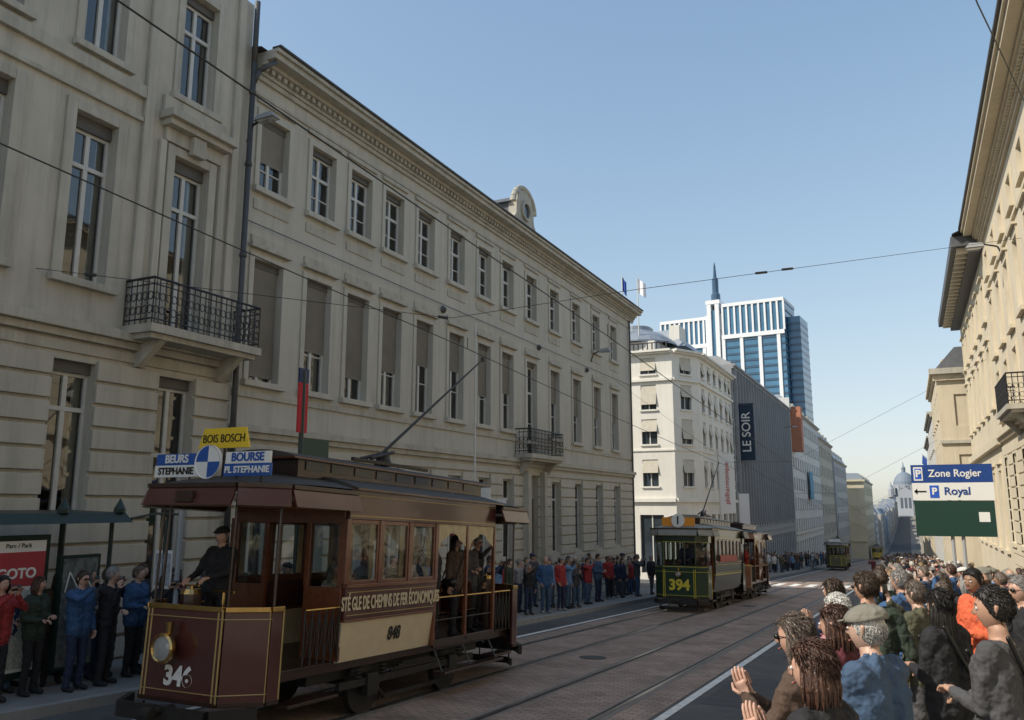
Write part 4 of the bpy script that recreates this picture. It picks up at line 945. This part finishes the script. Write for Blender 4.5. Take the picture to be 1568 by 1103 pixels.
    for s in(-1,1):
        k.box(s*.86-.03,s*.86+.03,L/2-1.9,L/2+1.9,.4,.5,TRK); k.box(s*.86-.025,s*.86+.025,L/2-.8,L/2+.8,.16,.22,TRK); k.tube((s*.86,L/2-.8,.19),(s*.86,L/2-1.1,.45),.02,.02,TRK,6);k.tube((s*.86,L/2+.8,.19),(s*.86,L/2+1.1,.45),.02,.02,TRK,6)
        for i in range(4): k.box(s*.9-.02,s*.9+.02,L/2-.7+i*.1,L/2+.7-i*.1,.52+i*.025,.54+i*.025,TRK)
    b.obj('body',T,bevel=.006);g_.obj('glazing',T);r.obj('roof',T);k.obj('truck_and_poles',T);m.obj('fittings',T)
    R90=math.pi/2
    if boardtext: text('letterboard',boardtext,.25,(hw+.012,(c0+c1)/2,1.53),(R90,0,R90),CREAM if not glazed else lining,T,sx=.50,bold=.005)
    if numtext: text('side_number',numtext,.27,(hw-.036,(c0+c1)/2+.1,1.06),(R90+.143,0,R90),SBK,T,bold=.003,sx=.8)
    if frontnum: text('front_number',frontnum,.3 if not glazed else .52,(0.0,.003,.76 if not glazed else .96),(R90,0,0),SWH if not glazed else YEL,T,bold=.012 if not glazed else .02)
    return T
t1=tram('heritage_tram',-7.97,7.52,7.73,BR,CREAM,GOLD,(1.78,4.15),False,'STÉ GLE DE CHEMINS DE FER ÉCONOMIQUES','848','346',pl=1.78)
s=MB(); R90=math.pi/2
def board(T,nm,x0,x1,z0,z1,y,m1,taper=0,lean=0):
    q=MB(); q.hexa([(x0-taper,y,z0),(x1+taper,y,z0),(x1+taper,y+.03,z0),(x0-taper,y+.03,z0),(x0,y+lean,z1),(x1,y+lean,z1),(x1,y+.03+lean,z1),(x0,y+.03+lean,z1)],m1); q.obj(nm,T)
by=.2
board(t1,'bois_bosch_board',-.28,.42,3.50,3.76,.11+by,SYE,.08); text('t','BOIS BOSCH',.15,(.07,.105+by,3.62),(R90,0,0),SBK,t1,sx=.85)
for x in (-.8,-.4,.4,.8): 
    q=MB(); q.tube((x,.05+by,3.0),(x,.05+by,3.4),.015,.015,TRK,6); q.obj('board_bracket',t1)
q=MB(); q.tube((0.05,.16+by,3.0),(0.05,.16+by,3.7),.015,.015,TRK,6); q.obj('board_bracket',t1)
board(t1,'dest_l_top',-.96,-.24,3.285,3.43,by,SBL); board(t1,'dest_l_bot',-.98,-.22,3.13,3.283,by,SWH)
board(t1,'dest_r_top',.24,.96,3.285,3.43,by,SWH); board(t1,'dest_r_bot',.22,.98,3.13,3.283,by,SBL)
text('t','BEURS',.145,(-.6,by-.005,3.36),(R90,0,0),SWH,t1,bold=.004); text('t','STEPHANIE',.125,(-.6,by-.005,3.205),(R90,0,0),SBK,t1,bold=.003)
text('t','BOURSE',.145,(.6,by-.005,3.36),(R90,0,0),SBL,t1,bold=.004); text('t','PL STEPHANIE',.115,(.6,by-.005,3.205),(R90,0,0),SWH,t1,bold=.003)
q=MB()
for i in range(24):
    a=2*math.pi*i/24; bb=2*math.pi*(i+1)/24; q.q([(0,by-.06,3.31),(.2*math.cos(a),by-.06,3.31+.2*math.sin(a)),(.2*math.cos(bb),by-.06,3.31+.2*math.sin(bb))],SWH if (i//6)%2==0 else SBL)
q.lathe((0,by-.058,3.31),[(.2,0),(.215,-.01),(.215,.03),(.0,.03)],SWH,24,'y'); q.obj('route_disc',t1)
q=MB(); q.box(-.16,.12,-.17,-.13,2.8,2.93,BRD); q.obj('fascia_plate',t1)
def onT(T,me,x,y,z,face,**k): 
    o=person(k.pop('nm','tram_rider'),me,x,y,z,face,parent=None,**k); o.parent=T; return o
drv=make_human('drv','drive','short',cap=True,vox=.012,yaw=8)
onT(t1,drv,-.32,.85,.80,-88,nm='tram_driver',top='black',bot='black',hair='grey',skin=0,capc='black',sc=.98)
st=make_human('sitm','hold','grey',sit=True); sf=make_human('sitf','hold','long',True,sit=True)
for (me,x,y,z,f,top) in ((TPL['m'][0],.75,4.55,.8,20,'black'),(TPL['m'][4],.2,4.85,.8,0,'navy'),(TPL['f'][0],.7,5.35,.8,0,'brown'),(TPL['m'][5],.6,6.0,.8,-20,'grey'),(TPL['f'][3],-.3,5.8,.8,30,'lgrey'),(st,.5,2.9,.72,180,'navy'),(sf,-.5,3.5,.72,0,'white'),(TPL['m'][3],.3,6.9,.8,0,'black')):
    onT(t1,me,x,y,z,f,top=top,bot='black',hair=rp.choice(['brown','grey','black']),sc=.96)
t2=tram('heritage_tram',-7.9,30.9,8.3,GRN,GRN,YEL,(1.5,6.8),True,None,None,'394',roofc=RFC)
board(t2,'route_board',-.62,.62,3.1,3.42,.05,SOR); q=MB(); q.lathe((0,.02,3.3),[(0,-.02),(.25,-.02),(.25,.03),(0,.03)],SWH,24,'y'); q.obj('route_disc',t2); text('t','1',.4,(0,-.01,3.3),(R90,0,0),SBK,t2,bold=.01)
q=MB(); q.box(1.07,1.09,2.2,5.6,1.80,2.05,mat('ad_red',(.38,.05,.04),.5)); q.obj('side_board',t2)
onT(t2,drv,.1,.8,.8,-88,nm='tram_driver',top='navy',bot='black',hair='grey',capc='black')
for i in range(6): onT(t2,rp.choice(TPL['m']),rp.choice([-.4,.4]),2+i*.75,.8,rp.choice([0,180,-90]),top=rp.choice(['navy','grey','brown']),bot='black',hair='grey',sc=.96)
t2b=tram('heritage_tram_trailer',-7.9,39.8,6.2,BRW,BRW,GOLD,(2.6,3.6),False,None,None,None,pole=False)
for i in range(6): onT(t2b,rp.choice(TPL['f']+TPL['m']),rp.choice([-.5,.6]),.8+i*.8,.8,0,top=rp.choice(['navy','red','white','brown']),bot='black',hair='grey',sc=.96)
OLV=mat('tram_olive',(.10,.10,.045),.4,.1,5)
t3=tram('heritage_tram',-7.9,100,8.5,OLV,OLV,YEL,(1.5,7),True,None,None,None,roofc=RFC); board(t3,'route_board',-.62,.62,3.1,3.42,.05,SWH)
t4=tram('heritage_tram',-7.9,215,9,YEL3,YEL3,YEL,(1.5,7.5),True,None,None,None,roofc=RFC)
# ------------------------------------------------------------ street furniture
S=empty('tram_stop_shelter'); SG=mat('shelter_dark_green',(.012,.03,.025),.4,.1,5); m=MB(); gg=MB()
y0,y1,xb,xf=4.6,9.5,-12.85,-11.75
for y in (y0,6.2,7.8,y1):
    z=lwz(y); m.tube((xb,y,z),(xb,y,-.15),.05,.05,SG,8)
m.tube((xf-.05,y1+.1,lwz(y1)),(xf-.05,y1+.1,-.15),.035,.035,SG,8)
m.hexa([(xb-.15,y0-.2,-.26),(xf+.2,y0-.2,-.26),(xf+.2,y1+.3,-.26),(xb-.15,y1+.3,-.26),(xb-.05,y0-.1,-.06),(xf+.12,y0-.1,-.1),(xf+.12,y1+.2,-.1),(xb-.05,y1+.2,-.06)],SG)
for y in (7.0,8.6,9.6): m.lathe((xf+.1,y,-.1),[(.09,0),(.09,.06),(.05,.14),(0,.24)],SG,8)
m.path([(xf+.15,y1+.3,-.2),(xf+.15,y1+.8,-.12),(xf+.15,y1+1.3,-.14)],.022,SG,6)
for y in (y0,): gg.q([(xb,y,lwz(y)+.3),(xf+.1,y,lwz(y)+.3),(xf+.1,y,-.25),(xb,y,-.25)],GLT); 
PG=mat('poster_grey',(.12,.13,.13),.5,.6,9); PR=mat('poster_red',(.40,.05,.06),.5)
m.box(xf-.16,xf-.06,7.55,8.55,-2.45,-.42,SG); m.box(xf-.06,xf-.05,7.62,8.48,-2.35,-.5,SWH); m.box(xf-.05,xf-.045,7.62,8.48,-1.15,-.66,PR); m.box(xf-.05,xf-.046,7.66,8.44,-2.3,-1.2,mat('map_print',(.45,.47,.42),.6,.5,30))
m.box(xf-.16,xf-.06,8.75,9.45,-2.45,-.75,SG); m.box(xf-.06,xf-.05,8.8,9.4,-2.4,-.8,PG); m.box(xf-.6,xf-.3,5,7.4,-2.35,-2.3,SG)
m.path([(xf-.04,8.9+.05*i,-1.7+.35*((i*7)%5)/4.) for i in range(9)],.012,SWH,4); m.path([(xf-.04,8.85+.06*i,-1.3+.3*((i*3)%4)/3.) for i in range(9)],.010,SWH,4)
m.obj('frame_and_roof',S); gg.obj('panes',S)
text('t','GOTO',.2,(xf-.04,8.05,-.97),(R90,0,R90),SWH,S,bold=.006); text('t','Parc / Park',.09,(xf-.045,8.05,-.57),(R90,0,R90),SBK,S)
m=MB(); x,y=-10.9,13.1; m.tube((x,y,lwz(y)),(x,y,2.7),.05,.05,SG,8); m.box(x-.02,x+.02,y-.14,y+.14,1.45,2.45,FRED); m.box(x-.02,x+.02,y-.14,y+.14,2.46,2.75,mat('sign_navy',(.015,.03,.10),.5)); m.box(x-.03,x+.03,y-.03,y+.85,.95,1.35,mat('sign_dark_green',(.01,.05,.035),.5)); m.obj('tram_stop_sign')
m=MB(); x,y=-10.9,20.5; 
m.tube((x,y,lwz(y)),(x,y,5.2),.035,.025,FRM,8); m.box(x-.5,x+.5,y-.03,y,0,.5,SWH); m.box(x+.1,x+1.0,y-.06,y-.04,-.3,.2,SWH); m.obj('street_pole')
m=MB(); x,y=-9.9,17.6
for i in range(12): m.tube((x,y,lwz(y)+i*.2),(x,y,lwz(y)+(i+1)*.2),.06,.06,FRED if i%2 else SWH,8)
m.obj('striped_post')
m=MB(); x,y=-10.95,9.95; m.tube((x,y,lwz(y)),(x,y,-.2),.035,.035,SG,8); m.box(x-.18,x+.18,y-.02,y+.0,-1.3,-.7,SWH); m.box(x-.16,x+.16,y-.03,y-.02,-1.25,-.75,mat('timetable_grey',(.35,.37,.4),.6,.4,20)); m.tube((x+.3,y,lwz(y)),(x+.3,y,.3),.04,.04,mat('pole_grey',(.35,.36,.37),.5),8); m.obj('timetable_post')
D=empty('direction_sign'); m=MB(); y=25; m.box(.08,2.0,y,y+.05,.62,1.1,mat('sign_blue2',(.01,.05,.22),.4)); m.box(.08,2.0,y-.002,y+.05,.16,.617,SWH)
m.box(.1,1.98,y-.002,y+.05,-.78,.15,mat('sign_green',(.008,.04,.028),.5)); m.box(1.6,1.85,y-.008,y-.003,-.4,-.15,SWH)
m.box(.14,.36,y-.006,y-.001,.68,1.04,SWH); m.box(.17,.33,y-.009,y-.0065,.72,1.0,mat('sign_p_blue',(.02,.1,.5),.4)); m.box(.5,.72,y-.008,y-.003,.22,.55,mat('sign_p_blue',(.02,.1,.5),.4))
for x in (.95,1.2): m.tube((x,y+.1,swz(y)),(x,y+.1,1.0),.045,.045,mat('pole_grey',(.35,.36,.37),.5),8)
m.box(.14,.42,y-.008,y-.003,.37,.41,SBK); m.hexa([(.12,y-.008,.39),(.2,y-.008,.31),(.2,y-.003,.31),(.12,y-.003,.39),(.12,y-.008,.391),(.2,y-.008,.47),(.2,y-.003,.47),(.12,y-.003,.391)],SBK)
m.obj('panels',D)
text('t','Zone Rogier',.27,(1.12,y-.006,.86),(R90,0,0),SWH,D,bold=.004,sx=.9); text('t','P',.26,(.25,y-.012,.86),(R90,0,0),SWH,D,bold=.01); text('t','P',.24,(.61,y-.012,.39),(R90,0,0),SWH,D,bold=.01); text('t','Royal',.28,(1.15,y-.006,.39),(R90,0,0),mat('sign_blue2',(.01,.05,.22),.4),D,bold=.006)
def lamp(name,x,y,z,s,L=1.):
    m=MB(); m.path([(x,y,z-.5),(x+s*.15,y,z-.1),(x+s*.45,y,z),(x+s*L,y,z+.05)],.03,TRK,8)
    a=x+s*L; m.hexa([(a-.05*s,y-.12,z-.05),(a+.55*s,y-.14,z-.05),(a+.55*s,y+.14,z-.05),(a-.05*s,y+.12,z-.05),(a,y-.05,z+.1),(a+.4*s,y-.05,z+.13),(a+.4*s,y+.05,z+.13),(a,y+.05,z+.1)],mat('lamp_grey',(.3,.31,.31),.4))
    m.box(min(a+.05*s,a+.5*s),max(a+.05*s,a+.5*s),y-.09,y+.09,z-.09,z-.052,LAMP); m.obj(name)
lamp('street_lamp',-13.4,13.72,8.9,1,.3); lamp('street_lamp',-13.5,37.3,7.4,1,.5); lamp('street_lamp',3.6,32.5,9.1,-1,.6); lamp('street_lamp',-13.4,105,9.5,1,1.2)
Bn=empty('hanging_banner'); m=MB(); m.box(-13.3,-12.0,75.2,75.28,4.0,9.0,mat('banner_navy',(.012,.03,.06),.7)); m.tube((-13.4,75.24,9.05),(-11.9,75.24,9.05),.03,.03,IRON,6); m.obj('cloth',Bn)
text('t','LE SOIR',1.05,(-12.65,75.18,6.5),(R90,-math.pi/2,0),SWH,Bn,bold=.01)
Bn=empty('banner'); m=MB(); m.tube((-12.9,63.5,zg(63)),(-12.9,63.5,4.2),.05,.05,FRM,8); m.box(-12.85,-11.75,63.48,63.52,-.5,3.9,SWH); m.obj('cloth_and_pole',Bn); text('t','philharmonique',.5,(-12.3,63.44,1.7),(R90,-math.pi/2,0),mat('red_text',(.5,.05,.08),.6),Bn)
m=MB(); m.box(-12.4,-11.6,68.5,68.54,-1.5,1.0,FLW); m.tube((-12.4,68.5,-1.6),(-12.4,68.5,1.1),.03,.03,FRM,6); m.obj('banner')
m=MB(); m.box(-12.9,-12.85,128,132,1,5,mat('blue_banner',(.05,.25,.4),.7)); m.obj('banner')
for (x,y,z,c) in ((1.9,84,4.3,FLB),(2.1,95,4,FRED),(1.9,110,3,YEL)):
    m=MB(); m.tube((x+.3,y,z-.8),(x-.6,y,z+.4),.03,.03,FRM,6); m.q([(x-.55,y,z+.35),(x-.2,y,z),(x-.25,y+.1,z-.8),(x-.65,y+.05,z-.5)],c); m.obj('flag')
WI=mat('wire',(.03,.03,.03),.6); m=MB()
def sag(a,b,s_,r=.012,n=12):
    a=Vector(a);b=Vector(b); pts=[a.lerp(b,i/n)-Vector((0,0,4*s_*(i/n)*(1-i/n))) for i in range(n+1)]; m.path(pts,r,WI,5)
for cx in (-7.9,-4.9):
    ysn=[-20,14.5,42,67,96,125,154,183,212,241]
    for a,b in zip(ysn,ysn[1:]): sag((cx,a,zg(a)+6.22),(cx,b,zg(b)+6.22),.06,.009 if a<60 else .012)
    for y in ysn[1:]: m.tube((cx,y,zg(y)+6.22),(cx,y,zg(y)+6.45),.008,.008,WI,5)
def span(y,zl,zr,yl=None,yr=None,r=.006):
    yl=yl or y; yr=yr or y; zt=zg(y)+6.45
    f=lambda x: yl+(yr-yl)*(x+13.5)/17.1
    m.path([(-13.5,yl,zl),(-7.9,f(-7.9),zt),(-4.9,f(-4.9),zt),(3.6,yr,zr)],r,WI,5)
m.path([(-13.5,9.0,4.1),(-7.9,13.8,3.65),(-4.9,16.0,4.4),(3.6,27.9,7.9)],.0065,WI,5)
for p,q in (((-12.9,9.5,4.05),(-12.75,9.62,4.04)),((-8.1,13.65,3.67),(-7.95,13.78,3.65)),((-2.8,18.9,5.26),(-2.6,19.2,5.34)),((-2.3,19.6,5.47),(-2.1,19.9,5.55))): m.tube(p,q,.03,.03,WI,6)
span(67,4.5,5.5,r=.009); span(96,4,4,r=.01); span(42,6.5,6.5,yl=41)
m.path([(3.45,23.3,10.0),(1.8,16,9.0),(-.2,7,8.2)],.014,WI,5)
m.obj('overhead_wires')
# ------------------------------------------------------------ camera, light
f=1263.;th=math.atan(224/f);psi=math.atan(610*math.cos(th)/f)
cd=bpy.data.cameras.new('camera'); cam=bpy.data.objects.new('camera',cd); COL.objects.link(cam); scene.camera=cam
cd.sensor_width=36; cd.lens=36*f/1568; cd.clip_end=5000; cd.clip_start=.05; cam.rotation_euler=(math.pi/2+th,0,psi)
el=math.radians(42); dx,dy=.77,.64
sd=bpy.data.lights.new('sun','SUN'); sd.energy=4.9; sd.angle=math.radians(.5); sd.color=(1,.92,.79); so=bpy.data.objects.new('sun',sd); COL.objects.link(so)
dirv=Vector((dx*math.cos(el),dy*math.cos(el),-math.sin(el))); so.rotation_euler=dirv.to_track_quat('-Z','Y').to_euler()
wd=bpy.data.worlds.new('World'); scene.world=wd; wd.use_nodes=True; n=wd.node_tree.nodes; l=wd.node_tree.links
sk=n.new('ShaderNodeTexSky'); sk.sky_type='NISHITA'; sk.sun_disc=False; sk.sun_elevation=el; sk.sun_rotation=math.atan2(-dx,-dy)%(2*math.pi); sk.air_density=1.0; sk.dust_density=1.0; sk.ozone_density=1.8
# soft highlight roll-off of the sky radiance: c*2.6/(1+0.27c)
num=n.new('ShaderNodeVectorMath'); num.operation='SCALE'; num.inputs['Scale'].default_value=2.55; l.new(sk.outputs[0],num.inputs[0])
d1=n.new('ShaderNodeVectorMath'); d1.operation='SCALE'; d1.inputs['Scale'].default_value=.27; l.new(sk.outputs[0],d1.inputs[0])
d2=n.new('ShaderNodeVectorMath'); d2.operation='ADD'; d2.inputs[1].default_value=(1,1,1); l.new(d1.outputs[0],d2.inputs[0])
dv=n.new('ShaderNodeVectorMath'); dv.operation='DIVIDE'; l.new(num.outputs[0],dv.inputs[0]); l.new(d2.outputs[0],dv.inputs[1])
hs=n.new('ShaderNodeHueSaturation'); hs.inputs['Saturation'].default_value=1.12; hs.inputs['Value'].default_value=1.0; l.new(dv.outputs[0],hs.inputs['Color'])
bg=n['Background']; l.new(hs.outputs[0],bg.inputs[0]); bg.inputs[1].default_value=.15
scene.view_settings.view_transform='Standard'; scene.view_settings.look='None'; scene.view_settings.exposure=0
print('TIME',time.time()-T0)
